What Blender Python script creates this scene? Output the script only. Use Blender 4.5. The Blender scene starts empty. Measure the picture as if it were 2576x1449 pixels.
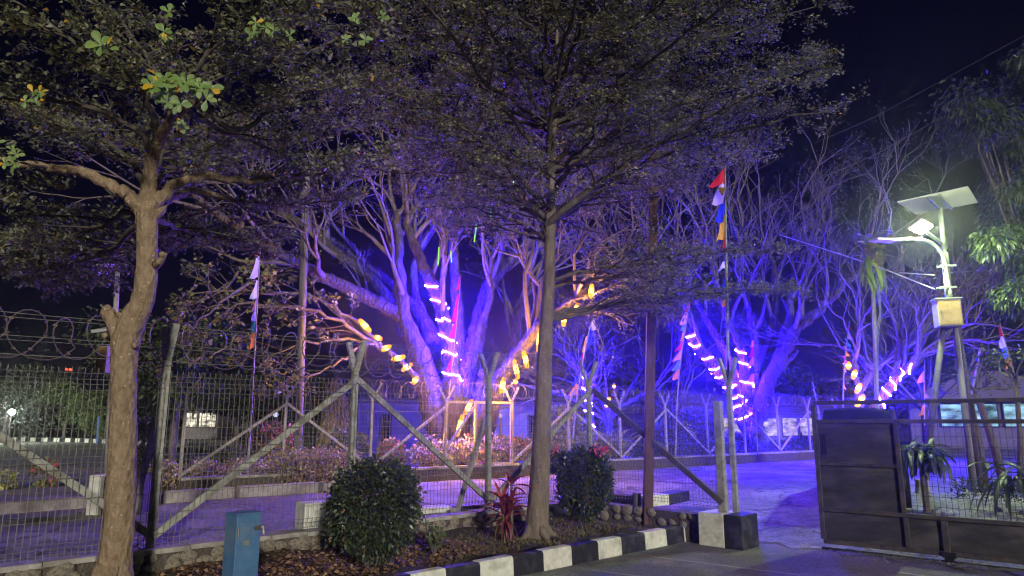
import bpy, math, random
import numpy as np
from mathutils import Vector, Matrix

R = math.radians
rng = random.Random(11)
nrg = np.random.default_rng(7)
scene = bpy.context.scene
COL = scene.collection

# ------------------------------------------------------------------ camera
EYE = 1.8
FPX, CX, CY = 1750.0, 1288.0, 724.5          # focal length and centre on a 2576 x 1449 sheet
PITCH = math.atan((1060 - CY) / FPX)
cam_d = bpy.data.cameras.new("camera")
cam_d.sensor_width = 36.0
cam_d.lens = FPX / 2576 * 36.0
cam_d.clip_end = 600
cam = bpy.data.objects.new("camera", cam_d)
COL.objects.link(cam)
cam.location = (0, 0, EYE)
cam.rotation_euler = (math.pi / 2 + PITCH, 0, 0)
scene.camera = cam

# ------------------------------------------------------------------ night sky
SUN_AZ, SUN_EL = R(198), R(14)               # direction the floodlight-like glow comes from (behind the camera)
world = bpy.data.worlds.new("World")
scene.world = world
world.use_nodes = True
wn, wl = world.node_tree.nodes, world.node_tree.links
wn.clear()
sky = wn.new("ShaderNodeTexSky")
sky.sky_type = 'NISHITA'
sky.sun_disc = False
sky.sun_elevation = SUN_EL
sky.sun_rotation = SUN_AZ
tint = wn.new("ShaderNodeMixRGB")
tint.blend_type = 'MULTIPLY'
tint.inputs[0].default_value = 1.0
tint.inputs[2].default_value = (0.34, 0.26, 1.0, 1)
bg = wn.new("ShaderNodeBackground")
bg.inputs[1].default_value = 0.0011
wo = wn.new("ShaderNodeOutputWorld")
wl.new(sky.outputs[0], tint.inputs[1])
wl.new(tint.outputs[0], bg.inputs[0])
wl.new(bg.outputs[0], wo.inputs[0])

sun_d = bpy.data.lights.new("sun", 'SUN')
sun_d.energy = 2.1
sun_d.angle = R(3)
sun_d.color = (1.0, 0.93, 0.80)
sun = bpy.data.objects.new("sun", sun_d)
COL.objects.link(sun)
to_sun = Vector((math.sin(SUN_AZ) * -1 * math.cos(SUN_EL), math.cos(SUN_AZ) * math.cos(SUN_EL), math.sin(SUN_EL)))
sun.rotation_euler = to_sun.to_track_quat('Z', 'Y').to_euler()

scene.view_settings.view_transform = 'Standard'
scene.view_settings.look = 'None'
scene.view_settings.exposure = 0.5
scene.view_settings.gamma = 1.0
scene.render.engine = 'CYCLES'
scene.render.filter_size = 1.2
scene.cycles.filter_width = 1.2
scene.cycles.use_denoising = True
scene.cycles.max_bounces = 4
scene.cycles.caustics_reflective = False
scene.cycles.caustics_refractive = False
scene.cycles.use_adaptive_sampling = True
scene.cycles.adaptive_threshold = 0.03
scene.cycles.diffuse_bounces = 2
scene.cycles.transparent_max_bounces = 6
scene.cycles.sample_clamp_indirect = 4.0

# ------------------------------------------------------------------ places
def ray(px, py):
    u = (px - CX) / FPX
    v = (CY - py) / FPX
    return Vector((u, math.cos(PITCH) - v * math.sin(PITCH), math.sin(PITCH) + v * math.cos(PITCH)))

def W(px, py, d):
    """point at ground distance d ahead, seen along a direction of the survey sheet"""
    r = ray(px, py)
    return Vector((0, 0, EYE)) + r * (d / r.y)

def G(px, py, z=0.0):
    """point on the level z along a direction of the survey sheet"""
    r = ray(px, py)
    return Vector((0, 0, EYE)) + r * ((z - EYE) / r.z)

def lerp(a, b, t):
    return a + (b - a) * t

# ------------------------------------------------------------------ materials
MATS = {}
def new_mat(name):
    m = bpy.data.materials.new(name)
    m.use_nodes = True
    MATS[name] = m
    return m, m.node_tree.nodes, m.node_tree.links, m.node_tree.nodes["Principled BSDF"]

def surf(name, c1, c2, scale=8.0, rough=0.8, bump=0.15, bscale=60.0, detail=8.0, metal=0.0, spec=0.3, stretch=(1, 1, 1), c3=None, s3=1.3, cracks=0.0, grit=0.0):
    """noise-mottled surface: colour between c1 and c2, a wide third tone, fine relief"""
    m, n, l, b = new_mat(name)
    tc = n.new("ShaderNodeTexCoord")
    mp = n.new("ShaderNodeMapping")
    mp.inputs["Scale"].default_value = stretch
    l.new(tc.outputs["Object"], mp.inputs[0])
    nz = n.new("ShaderNodeTexNoise")
    nz.inputs["Scale"].default_value = scale
    nz.inputs["Detail"].default_value = detail
    nz.inputs["Roughness"].default_value = 0.65
    l.new(mp.outputs[0], nz.inputs[0])
    cr = n.new("ShaderNodeValToRGB")
    cr.color_ramp.elements[0].position = 0.32
    cr.color_ramp.elements[1].position = 0.70
    cr.color_ramp.elements[0].color = (*c1, 1)
    cr.color_ramp.elements[1].color = (*c2, 1)
    l.new(nz.outputs[0], cr.inputs[0])
    out = cr.outputs[0]
    if c3:
        n3 = n.new("ShaderNodeTexNoise")
        n3.inputs["Scale"].default_value = s3
        n3.inputs["Detail"].default_value = 5
        l.new(mp.outputs[0], n3.inputs[0])
        r3 = n.new("ShaderNodeValToRGB")
        r3.color_ramp.elements[0].position = 0.50
        r3.color_ramp.elements[1].position = 0.66
        l.new(n3.outputs[0], r3.inputs[0])
        mx = n.new("ShaderNodeMixRGB")
        mx.inputs[2].default_value = (*c3, 1)
        l.new(r3.outputs[0], mx.inputs[0])
        l.new(out, mx.inputs[1])
        out = mx.outputs[0]
    if grit:
        gv = n.new("ShaderNodeTexVoronoi")
        gv.inputs["Scale"].default_value = grit
        l.new(mp.outputs[0], gv.inputs[0])
        gr = n.new("ShaderNodeMixRGB")
        gr.blend_type = 'OVERLAY'
        gr.inputs[0].default_value = 0.55
        l.new(out, gr.inputs[1])
        l.new(gv.outputs["Color"], gr.inputs[2])
        hs = n.new("ShaderNodeHueSaturation")
        hs.inputs["Saturation"].default_value = 0.25
        l.new(gr.outputs[0], hs.inputs["Color"])
        out = hs.outputs[0]
    if cracks:
        wn_ = n.new("ShaderNodeTexNoise")
        wn_.inputs["Scale"].default_value = 1.6
        wn_.inputs["Detail"].default_value = 6
        l.new(mp.outputs[0], wn_.inputs[0])
        va = n.new("ShaderNodeVectorMath")
        va.operation = 'MULTIPLY_ADD'
        va.inputs[1].default_value = (1.3, 1.3, 1.3)
        l.new(wn_.outputs["Color"], va.inputs[0])
        l.new(mp.outputs[0], va.inputs[2])
        vc = n.new("ShaderNodeTexVoronoi")
        vc.feature = 'DISTANCE_TO_EDGE'
        vc.inputs["Scale"].default_value = cracks
        l.new(va.outputs[0], vc.inputs[0])
        rc = n.new("ShaderNodeValToRGB")
        rc.color_ramp.elements[0].position = 0.004
        rc.color_ramp.elements[0].color = (0.35, 0.33, 0.32, 1)
        rc.color_ramp.elements[1].position = 0.016
        rc.color_ramp.elements[1].color = (1, 1, 1, 1)
        l.new(vc.outputs["Distance"], rc.inputs[0])
        mc = n.new("ShaderNodeMixRGB")
        mc.blend_type = 'MULTIPLY'
        mc.inputs[0].default_value = 1.0
        l.new(out, mc.inputs[1])
        l.new(rc.outputs[0], mc.inputs[2])
        out = mc.outputs[0]
    l.new(out, b.inputs["Base Color"])
    b.inputs["Roughness"].default_value = rough
    b.inputs["Metallic"].default_value = metal
    b.inputs["Specular IOR Level"].default_value = spec
    if bump:
        bn = n.new("ShaderNodeTexNoise")
        bn.inputs["Scale"].default_value = bscale
        bn.inputs["Detail"].default_value = 6
        l.new(mp.outputs[0], bn.inputs[0])
        bp = n.new("ShaderNodeBump")
        bp.inputs["Strength"].default_value = bump
        bp.inputs["Distance"].default_value = 0.05
        l.new(bn.outputs[0], bp.inputs["Height"])
        l.new(bp.outputs[0], b.inputs["Normal"])
    return m

def bark(name, c1, c2, spots=None, scale=14.0, stretch=(1, 1, 0.3), bump=0.6, dist=0.04):
    m, n, l, b = new_mat(name)
    tc = n.new("ShaderNodeTexCoord")
    mp = n.new("ShaderNodeMapping")
    mp.inputs["Scale"].default_value = stretch
    l.new(tc.outputs["Object"], mp.inputs[0])
    nz = n.new("ShaderNodeTexNoise")
    nz.inputs["Scale"].default_value = scale
    nz.inputs["Detail"].default_value = 10
    nz.inputs["Roughness"].default_value = 0.7
    l.new(mp.outputs[0], nz.inputs[0])
    cr = n.new("ShaderNodeValToRGB")
    cr.color_ramp.elements[0].position = 0.33
    cr.color_ramp.elements[1].position = 0.68
    cr.color_ramp.elements[0].color = (*c1, 1)
    cr.color_ramp.elements[1].color = (*c2, 1)
    l.new(nz.outputs[0], cr.inputs[0])
    out = cr.outputs[0]
    if spots:
        vo = n.new("ShaderNodeTexNoise")
        vo.inputs["Scale"].default_value = 38
        vo.inputs["Detail"].default_value = 2
        l.new(tc.outputs["Object"], vo.inputs[0])
        r2 = n.new("ShaderNodeValToRGB")
        r2.color_ramp.elements[0].position = 0.66
        r2.color_ramp.elements[1].position = 0.72
        l.new(vo.outputs[0], r2.inputs[0])
        mx = n.new("ShaderNodeMixRGB")
        mx.inputs[2].default_value = (*spots, 1)
        l.new(r2.outputs[0], mx.inputs[0])
        l.new(out, mx.inputs[1])
        out = mx.outputs[0]
    l.new(out, b.inputs["Base Color"])
    b.inputs["Roughness"].default_value = 0.85
    b.inputs["Specular IOR Level"].default_value = 0.2
    vo2 = n.new("ShaderNodeTexVoronoi")
    vo2.inputs["Scale"].default_value = scale * 1.6
    l.new(mp.outputs[0], vo2.inputs[0])
    ad = n.new("ShaderNodeMath")
    ad.operation = 'ADD'
    l.new(nz.outputs[0], ad.inputs[0])
    l.new(vo2.outputs[0], ad.inputs[1])
    bp = n.new("ShaderNodeBump")
    bp.inputs["Strength"].default_value = bump
    bp.inputs["Distance"].default_value = dist
    l.new(ad.outputs[0], bp.inputs["Height"])
    l.new(bp.outputs[0], b.inputs["Normal"])
    return m

def leafmat(name, stops, trans=0.25, rough=0.45, spec=0.4):
    """leaf colours spread over the attribute rnd"""
    m, n, l, b = new_mat(name)
    at = n.new("ShaderNodeAttribute")
    at.attribute_name = "rnd"
    cr = n.new("ShaderNodeValToRGB")
    els = cr.color_ramp.elements
    els[0].position, els[0].color = stops[0][0], (*stops[0][1], 1)
    els[1].position, els[1].color = stops[-1][0], (*stops[-1][1], 1)
    for p, c in stops[1:-1]:
        e = els.new(p)
        e.color = (*c, 1)
    l.new(at.outputs["Fac"], cr.inputs[0])
    l.new(cr.outputs[0], b.inputs["Base Color"])
    b.inputs["Roughness"].default_value = rough
    b.inputs["Specular IOR Level"].default_value = spec
    tr = n.new("ShaderNodeBsdfTranslucent")
    l.new(cr.outputs[0], tr.inputs[0])
    ms = n.new("ShaderNodeMixShader")
    ms.inputs[0].default_value = trans
    l.new(b.outputs[0], ms.inputs[1])
    l.new(tr.outputs[0], ms.inputs[2])
    l.new(ms.outputs[0], n["Material Output"].inputs[0])
    return m

def glow(name, col, strength, uneven=0.0):
    m, n, l, b = new_mat(name)
    n.remove(b)
    e = n.new("ShaderNodeEmission")
    e.inputs[0].default_value = (*col, 1)
    e.inputs[1].default_value = strength
    if uneven:                                  # curtains, shelves and blinds behind the panes
        tc = n.new("ShaderNodeTexCoord")
        mp = n.new("ShaderNodeMapping")
        mp.inputs["Scale"].default_value = (1.1, 1.1, 2.6)
        l.new(tc.outputs["Object"], mp.inputs[0])
        nz = n.new("ShaderNodeTexNoise")
        nz.inputs["Scale"].default_value = uneven
        nz.inputs["Detail"].default_value = 3
        l.new(mp.outputs[0], nz.inputs[0])
        mr = n.new("ShaderNodeMapRange")
        mr.inputs["From Min"].default_value = 0.35
        mr.inputs["From Max"].default_value = 0.65
        mr.inputs["To Min"].default_value = strength * 0.15
        mr.inputs["To Max"].default_value = strength * 1.5
        l.new(nz.outputs[0], mr.inputs[0])
        l.new(mr.outputs[0], e.inputs[1])
    l.new(e.outputs[0], n["Material Output"].inputs[0])
    return m

surf("asphalt", (0.075, 0.069, 0.063), (0.19, 0.175, 0.16), scale=90, rough=0.9, bump=0.5, bscale=160, c3=(0.22, 0.20, 0.18), s3=0.9, grit=45)
surf("road", (0.075, 0.068, 0.062), (0.20, 0.182, 0.165), scale=5, rough=0.85, bump=0.9, bscale=30, c3=(0.27, 0.245, 0.225), s3=0.7, cracks=0.35, grit=22)
surf("far_ground", (0.035, 0.036, 0.028), (0.075, 0.07, 0.06), scale=3, rough=0.95, bump=0.3, bscale=20)
surf("far_asphalt", (0.11, 0.11, 0.10), (0.19, 0.19, 0.17), scale=5, rough=0.9, bump=0.2, bscale=60)
surf("soil", (0.028, 0.02, 0.014), (0.085, 0.065, 0.045), scale=22, rough=1.0, bump=0.9, bscale=40)
surf("paint_white", (0.50, 0.51, 0.44), (0.72, 0.72, 0.64), scale=14, rough=0.75, bump=0.25, bscale=50, c3=(0.40, 0.40, 0.35), s3=5)
surf("paint_black", (0.010, 0.011, 0.016), (0.026, 0.027, 0.034), scale=14, rough=0.7, bump=0.25, bscale=50, c3=(0.05, 0.05, 0.055), s3=6)
surf("line_paint", (0.14, 0.135, 0.12), (0.5, 0.48, 0.44), scale=30, rough=0.85, bump=0.3, bscale=120)
surf("concrete", (0.22, 0.21, 0.19), (0.42, 0.40, 0.37), scale=9, rough=0.9, bump=0.3, bscale=50, c3=(0.16, 0.15, 0.13), s3=2)
surf("mortar", (0.05, 0.042, 0.034), (0.13, 0.11, 0.09), scale=16, rough=1.0, bump=0.8, bscale=40)
surf("stone", (0.13, 0.115, 0.09), (0.33, 0.29, 0.22), scale=9, rough=0.85, bump=0.4, bscale=40, c3=(0.10, 0.09, 0.075), s3=3)
surf("post_paint", (0.20, 0.205, 0.18), (0.37, 0.375, 0.33), scale=12, rough=0.75, bump=0.2, bscale=60, c3=(0.16, 0.155, 0.13), s3=5)
surf("post_far", (0.22, 0.205, 0.19), (0.37, 0.345, 0.32), scale=10, rough=0.7, bump=0.15, bscale=50)
surf("wire", (0.10, 0.095, 0.088), (0.185, 0.178, 0.163), scale=8, rough=0.6, bump=0, metal=0.3)
surf("razor", (0.12, 0.09, 0.08), (0.27, 0.22, 0.20), scale=20, rough=0.55, bump=0, metal=0.4)
surf("gate_steel", (0.030, 0.029, 0.029), (0.070, 0.066, 0.064), scale=3.0, rough=0.6, bump=0.12, bscale=30, metal=0.1, stretch=(1, 1, 3), c3=(0.095, 0.088, 0.082), s3=1.6)
surf("gate_frame", (0.034, 0.031, 0.029), (0.072, 0.065, 0.060), scale=12, rough=0.6, bump=0.15, bscale=50, c3=(0.10, 0.082, 0.068), s3=5)
surf("dark_steel", (0.012, 0.012, 0.013), (0.03, 0.029, 0.03), scale=8, rough=0.5, bump=0.1, metal=0.2)
surf("rust_pole", (0.055, 0.028, 0.022), (0.11, 0.062, 0.048), scale=10, rough=0.75, bump=0.2, stretch=(1, 1, 0.3))
surf("wood_pole", (0.10, 0.095, 0.09), (0.24, 0.225, 0.21), scale=10, rough=0.85, bump=0.35, stretch=(1, 1, 0.15))
surf("blue_paint", (0.05, 0.125, 0.25), (0.08, 0.18, 0.33), scale=9, rough=0.5, bump=0.08, bscale=40, c3=(0.13, 0.19, 0.26), s3=3)
surf("padlock", (0.12, 0.11, 0.10), (0.25, 0.23, 0.2), scale=20, rough=0.45, bump=0.1, metal=0.6)
surf("galv", (0.17, 0.19, 0.17), (0.30, 0.33, 0.29), scale=9, rough=0.5, bump=0.08, metal=0.25)
surf("dark_pole", (0.05, 0.045, 0.042), (0.10, 0.09, 0.085), scale=9, rough=0.65, bump=0.1)
surf("box_cream", (0.20, 0.12, 0.055), (0.34, 0.24, 0.13), scale=5, rough=0.7, bump=0.1, c3=(0.26, 0.15, 0.06), s3=2.5)
surf("box_edge", (0.26, 0.25, 0.20), (0.36, 0.34, 0.28), scale=8, rough=0.6, bump=0.05)
surf("panel_back", (0.52, 0.52, 0.54), (0.64, 0.64, 0.66), scale=3, rough=0.5, bump=0.02)
surf("panel_cells", (0.01, 0.012, 0.03), (0.02, 0.022, 0.05), scale=10, rough=0.2, bump=0)
surf("lamp_shell", (0.3, 0.3, 0.3), (0.4, 0.4, 0.4), scale=6, rough=0.4, bump=0.02)
surf("cable", (0.02, 0.02, 0.02), (0.04, 0.04, 0.04), scale=5, rough=0.6, bump=0)
surf("cable_pale", (0.35, 0.35, 0.3), (0.45, 0.45, 0.4), scale=5, rough=0.6, bump=0)
surf("roof", (0.06, 0.045, 0.04), (0.11, 0.085, 0.075), scale=6, rough=0.85, bump=0.3, stretch=(1, 1, 4))
surf("roof_pale", (0.20, 0.18, 0.20), (0.28, 0.25, 0.27), scale=5, rough=0.8, bump=0.2, stretch=(1, 1, 4))
surf("wall_pale", (0.13, 0.12, 0.11), (0.21, 0.19, 0.175), scale=3, rough=0.85, bump=0.1)
surf("wall_dim", (0.16, 0.15, 0.15), (0.24, 0.22, 0.22), scale=3, rough=0.85, bump=0.1)
surf("frame_dark", (0.03, 0.03, 0.03), (0.05, 0.05, 0.05), scale=5, rough=0.6, bump=0)
surf("car_paint", (0.010, 0.010, 0.012), (0.014, 0.014, 0.016), scale=3, rough=0.12, bump=0, spec=0.6)
surf("rubber", (0.012, 0.012, 0.012), (0.022, 0.022, 0.022), scale=12, rough=0.85, bump=0.1)
surf("glass_dark", (0.008, 0.009, 0.011), (0.012, 0.013, 0.015), scale=4, rough=0.05, bump=0, spec=0.7)
surf("tail_red", (0.25, 0.01, 0.01), (0.3, 0.02, 0.015), scale=4, rough=0.2, bump=0)
surf("hub", (0.3, 0.3, 0.3), (0.4, 0.4, 0.4), scale=6, rough=0.35, bump=0, metal=0.6)
for nm, c in (("cloth_red", (0.72, 0.03, 0.03)), ("cloth_white", (0.78, 0.76, 0.76)), ("cloth_blue", (0.03, 0.06, 0.62)), ("cloth_orange", (0.80, 0.33, 0.03)),
              ("cloth_yellow", (0.80, 0.52, 0.05)), ("cloth_pink", (0.75, 0.35, 0.50)), ("cloth_green", (0.05, 0.30, 0.14)), ("cloth_magenta", (0.65, 0.03, 0.32)),
              ("cloth_lavender", (0.55, 0.42, 0.72)), ("cloth_sky", (0.14, 0.30, 0.72)), ("gold", (0.55, 0.32, 0.05))):
    mt_ = surf(nm, tuple(x * 0.85 for x in c), c, scale=6, rough=0.8, bump=0.05, bscale=200)
    tn, tl = mt_.node_tree.nodes, mt_.node_tree.links
    trn = tn.new("ShaderNodeBsdfTranslucent")
    trn.inputs[0].default_value = (*c, 1)
    mxs = tn.new("ShaderNodeMixShader")
    mxs.inputs[0].default_value = 0.4
    tl.new(tn["Principled BSDF"].outputs[0], mxs.inputs[1])
    tl.new(trn.outputs[0], mxs.inputs[2])
    tl.new(mxs.outputs[0], tn["Material Output"].inputs[0])

bark("bark_tan", (0.15, 0.105, 0.065), (0.33, 0.25, 0.165), spots=(0.44, 0.38, 0.28), scale=16, stretch=(1, 1, 0.55), bump=0.5)
bark("bark_grey", (0.10, 0.08, 0.06), (0.21, 0.175, 0.135), spots=(0.30, 0.26, 0.21), scale=10, bump=0.35)
bark("bark_rain", (0.040, 0.033, 0.029), (0.125, 0.105, 0.092), scale=9, stretch=(1, 1, 0.4), bump=0.6, dist=0.06)
bark("bark_twig", (0.085, 0.07, 0.06), (0.20, 0.168, 0.145), scale=9, bump=0.3)
bark("bark_limb", (0.06, 0.05, 0.042), (0.14, 0.12, 0.10), scale=10, bump=0.35)
bark("bark_dark", (0.07, 0.06, 0.055), (0.16, 0.14, 0.125), scale=10, bump=0.5)

leafmat("leaf_ketapang", [(0.0, (0.11, 0.122, 0.062)), (0.45, (0.205, 0.218, 0.115)), (0.80, (0.31, 0.31, 0.17)), (0.93, (0.40, 0.37, 0.21)), (1.0, (0.55, 0.32, 0.05))], trans=0.40)
leafmat("leaf_bright", [(0.0, (0.15, 0.25, 0.06)), (0.6, (0.22, 0.34, 0.09)), (0.9, (0.30, 0.40, 0.12)), (1.0, (0.65, 0.42, 0.03))], trans=0.3)
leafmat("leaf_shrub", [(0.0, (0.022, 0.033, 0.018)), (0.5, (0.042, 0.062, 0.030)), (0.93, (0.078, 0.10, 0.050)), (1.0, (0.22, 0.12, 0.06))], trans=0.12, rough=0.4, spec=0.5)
leafmat("leaf_hedge", [(0.0, (0.16, 0.12, 0.07)), (0.5, (0.34, 0.26, 0.16)), (1.0, (0.52, 0.43, 0.26))], trans=0.2)
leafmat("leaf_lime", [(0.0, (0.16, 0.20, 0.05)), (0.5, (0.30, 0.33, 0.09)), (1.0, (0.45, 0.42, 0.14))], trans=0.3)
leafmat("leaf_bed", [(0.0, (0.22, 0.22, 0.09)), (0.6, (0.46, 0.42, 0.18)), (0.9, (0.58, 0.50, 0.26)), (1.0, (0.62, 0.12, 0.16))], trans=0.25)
leafmat("leaf_flower", [(0.0, (0.12, 0.15, 0.05)), (0.74, (0.26, 0.26, 0.09)), (0.80, (0.5, 0.06, 0.10)), (1.0, (0.65, 0.12, 0.17))], trans=0.25)
leafmat("leaf_mid", [(0.0, (0.035, 0.055, 0.022)), (0.6, (0.07, 0.10, 0.04)), (1.0, (0.13, 0.16, 0.07))], trans=0.25)
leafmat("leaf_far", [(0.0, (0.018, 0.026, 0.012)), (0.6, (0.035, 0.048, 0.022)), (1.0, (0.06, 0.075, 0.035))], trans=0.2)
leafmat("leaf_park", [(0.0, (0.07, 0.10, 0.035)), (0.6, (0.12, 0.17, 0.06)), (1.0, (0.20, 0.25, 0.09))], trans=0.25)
leafmat("leaf_feather", [(0.0, (0.07, 0.06, 0.045)), (0.6, (0.13, 0.11, 0.08)), (1.0, (0.2, 0.17, 0.12))], trans=0.25)
leafmat("leaf_ashoka", [(0.0, (0.14, 0.11, 0.05)), (0.6, (0.26, 0.20, 0.09)), (1.0, (0.36, 0.29, 0.14))], trans=0.25)
leafmat("leaf_red", [(0.0, (0.10, 0.018, 0.022)), (0.6, (0.20, 0.035, 0.040)), (1.0, (0.36, 0.07, 0.075))], trans=0.2, rough=0.4)
leafmat("leaf_fern", [(0.0, (0.05, 0.09, 0.02)), (0.5, (0.17, 0.28, 0.03)), (1.0, (0.28, 0.38, 0.05))], trans=0.3)
leafmat("leaf_dry", [(0.0, (0.06, 0.035, 0.02)), (0.5, (0.15, 0.085, 0.045)), (0.85, (0.26, 0.15, 0.08)), (1.0, (0.36, 0.24, 0.15))], trans=0.1, rough=0.7)
leafmat("grass", [(0.0, (0.06, 0.06, 0.03)), (0.5, (0.11, 0.11, 0.05)), (1.0, (0.19, 0.17, 0.09))], trans=0.2, rough=0.7)

glow("led_violet", (0.020, 0.005, 1.0), 3900.0)
glow("led_warm", (1.0, 0.22, 0.012), 2.2)
glow("led_core", (1.0, 0.50, 0.035), 9.0)
glow("led_green", (0.30, 0.9, 0.05), 0.9)
glow("led_white", (0.78, 1.0, 0.50), 1000.0)
glow("led_red", (1.0, 0.03, 0.01), 6.0)
glow("win_cyan", (0.42, 0.80, 1.0), 0.5, 1.3)
glow("win_warm", (0.95, 0.84, 0.28), 0.5, 1.5)
glow("win_white", (1.0, 0.92, 0.70), 0.8, 1.6)
glow("flood", (0.85, 1.0, 0.80), 550.0)
glow("globe", (0.6, 0.65, 1.0), 0.8)

hm = bpy.data.materials.new("haze")
hm.use_nodes = True
MATS["haze"] = hm
hm.node_tree.nodes.remove(hm.node_tree.nodes["Principled BSDF"])
pv = hm.node_tree.nodes.new("ShaderNodeVolumePrincipled")
pv.inputs["Color"].default_value = (0.9, 0.9, 0.95, 1)
pv.inputs["Density"].default_value = 0.0013
pv.inputs["Anisotropy"].default_value = 0.9
hm.node_tree.links.new(pv.outputs[0], hm.node_tree.nodes["Material Output"].inputs["Volume"])

# ------------------------------------------------------------------ building blocks
ORG = {}
def tag(o, label=None, cat=None, group=None, kind=None):
    if label: o["label"] = label
    if cat: o["category"] = cat
    if group: o["group"] = group
    if kind: o["kind"] = kind
    return o

def thing(name, loc, label, cat, group=None):
    o = bpy.data.objects.new(name, None)
    o.empty_display_size = 0.2
    COL.objects.link(o)
    o.location = loc
    ORG[o.name] = Vector(loc)
    return tag(o, label, cat, group)

def link(name, me, parent=None):
    o = bpy.data.objects.new(name, me)
    COL.objects.link(o)
    if parent:
        o.parent = parent
        ORG[o.name] = ORG.get(parent.name, Vector((0, 0, 0)))
    return o

class MB:
    """collects shapes in world coordinates, builds ONE mesh object"""
    def __init__(self):
        self.v, self.f = [], []
    def add(self, vs, fs):
        k = len(self.v)
        self.v += [tuple(a) for a in vs]
        self.f += [tuple(i + k for i in f) for f in fs]
        return self
    def box(self, c, sx, sy, sz, ang=0.0, taper=1.0):
        """box centred on c, turned about z"""
        ca, sa = math.cos(ang), math.sin(ang)
        vs = []
        for z, k in ((-0.5, 1.0), (0.5, taper)):
            for x, y in ((-0.5, -0.5), (0.5, -0.5), (0.5, 0.5), (-0.5, 0.5)):
                a, b = x * sx * k, y * sy * k
                vs.append((c[0] + a * ca - b * sa, c[1] + a * sa + b * ca, c[2] + z * sz))
        return self.add(vs, [(0, 3, 2, 1), (4, 5, 6, 7), (0, 1, 5, 4), (1, 2, 6, 5), (2, 3, 7, 6), (3, 0, 4, 7)])
    def beam(self, a, b, w, h, ref=(0, 0, 1)):
        """rectangular bar from a to b, w across, h along ref"""
        a, b = Vector(a), Vector(b)
        d = (b - a).normalized()
        s = d.cross(Vector(ref))
        if s.length < 1e-4:
            s = d.cross(Vector((0, 1, 0)))
        s.normalize()
        u = s.cross(d).normalized()
        vs = []
        for p in (a, b):
            for i, j in ((-1, -1), (1, -1), (1, 1), (-1, 1)):
                vs.append(p + s * (w * 0.5 * i) + u * (h * 0.5 * j))
        return self.add(vs, [(0, 1, 2, 3), (7, 6, 5, 4), (0, 4, 5, 1), (1, 5, 6, 2), (2, 6, 7, 3), (3, 7, 4, 0)])
    def tube(self, pts, rad, n=8, caps=True):
        pts = [Vector(p) for p in pts]
        if not hasattr(rad, "__len__"):
            rad = [rad] * len(pts)
        vs, fs = [], []
        ref = None
        for i, p in enumerate(pts):
            d = (pts[min(i + 1, len(pts) - 1)] - pts[max(i - 1, 0)]).normalized()
            if ref is None:
                ref = Vector((0, 0, 1)) if abs(d.z) < 0.9 else Vector((1, 0, 0))
            s = ref - d * ref.dot(d)
            if s.length < 1e-5:
                s = d.orthogonal()
            s.normalize()
            ref = s
            t = d.cross(s)
            for k in range(n):
                a = 2 * math.pi * k / n
                vs.append(p + (s * math.cos(a) + t * math.sin(a)) * rad[i])
        for i in range(len(pts) - 1):
            for k in range(n):
                k2 = (k + 1) % n
                fs.append((i * n + k, i * n + k2, (i + 1) * n + k2, (i + 1) * n + k))
        if caps:
            fs.append(tuple(range(n - 1, -1, -1)))
            fs.append(tuple(range((len(pts) - 1) * n, len(pts) * n)))
        return self.add(vs, fs)
    def ball(self, c, r, seg=8, rings=6, sz=1.0):
        vs, fs = [(c[0], c[1], c[2] - r * sz)], []
        for i in range(1, rings):
            a = -math.pi / 2 + math.pi * i / rings
            for k in range(seg):
                b = 2 * math.pi * k / seg
                vs.append((c[0] + r * math.cos(a) * math.cos(b), c[1] + r * math.cos(a) * math.sin(b), c[2] + r * sz * math.sin(a)))
        vs.append((c[0], c[1], c[2] + r * sz))
        for k in range(seg):
            fs.append((0, 1 + (k + 1) % seg, 1 + k))
            fs.append((len(vs) - 1, len(vs) - 1 - seg + k, len(vs) - 1 - seg + (k + 1) % seg))
        for i in range(rings - 2):
            for k in range(seg):
                a, b = 1 + i * seg + k, 1 + i * seg + (k + 1) % seg
                fs.append((a, b, b + seg, a + seg))
        return self.add(vs, fs)
    def slab(self, poly, th):
        """flat outline (list of points in order) with thickness along its normal"""
        poly = [Vector(p) for p in poly]
        nrm = (poly[1] - poly[0]).cross(poly[2] - poly[0]).normalized() * th
        n = len(poly)
        vs = poly + [p - nrm for p in poly]
        fs = [tuple(range(n)), tuple(range(2 * n - 1, n - 1, -1))]
        for i in range(n):
            j = (i + 1) % n
            fs.append((i, i + n, j + n, j))
        return self.add(vs, fs)
    def build(self, name, mat, parent=None, smooth=False, bevel=0.0):
        o0 = ORG.get(parent.name, Vector((0, 0, 0))) if parent else Vector((0, 0, 0))
        me = bpy.data.meshes.new(name)
        me.from_pydata([(a[0] - o0.x, a[1] - o0.y, a[2] - o0.z) for a in self.v], [], self.f)
        me.materials.append(MATS[mat])
        if smooth:
            me.polygons.foreach_set("use_smooth", [True] * len(me.polygons))
        me.update()
        o = link(name, me, parent)
        if bevel:
            md = o.modifiers.new("bevel", 'BEVEL')
            md.width = bevel
            md.segments = 2
            md.limit_method = 'ANGLE'
        return o

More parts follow.
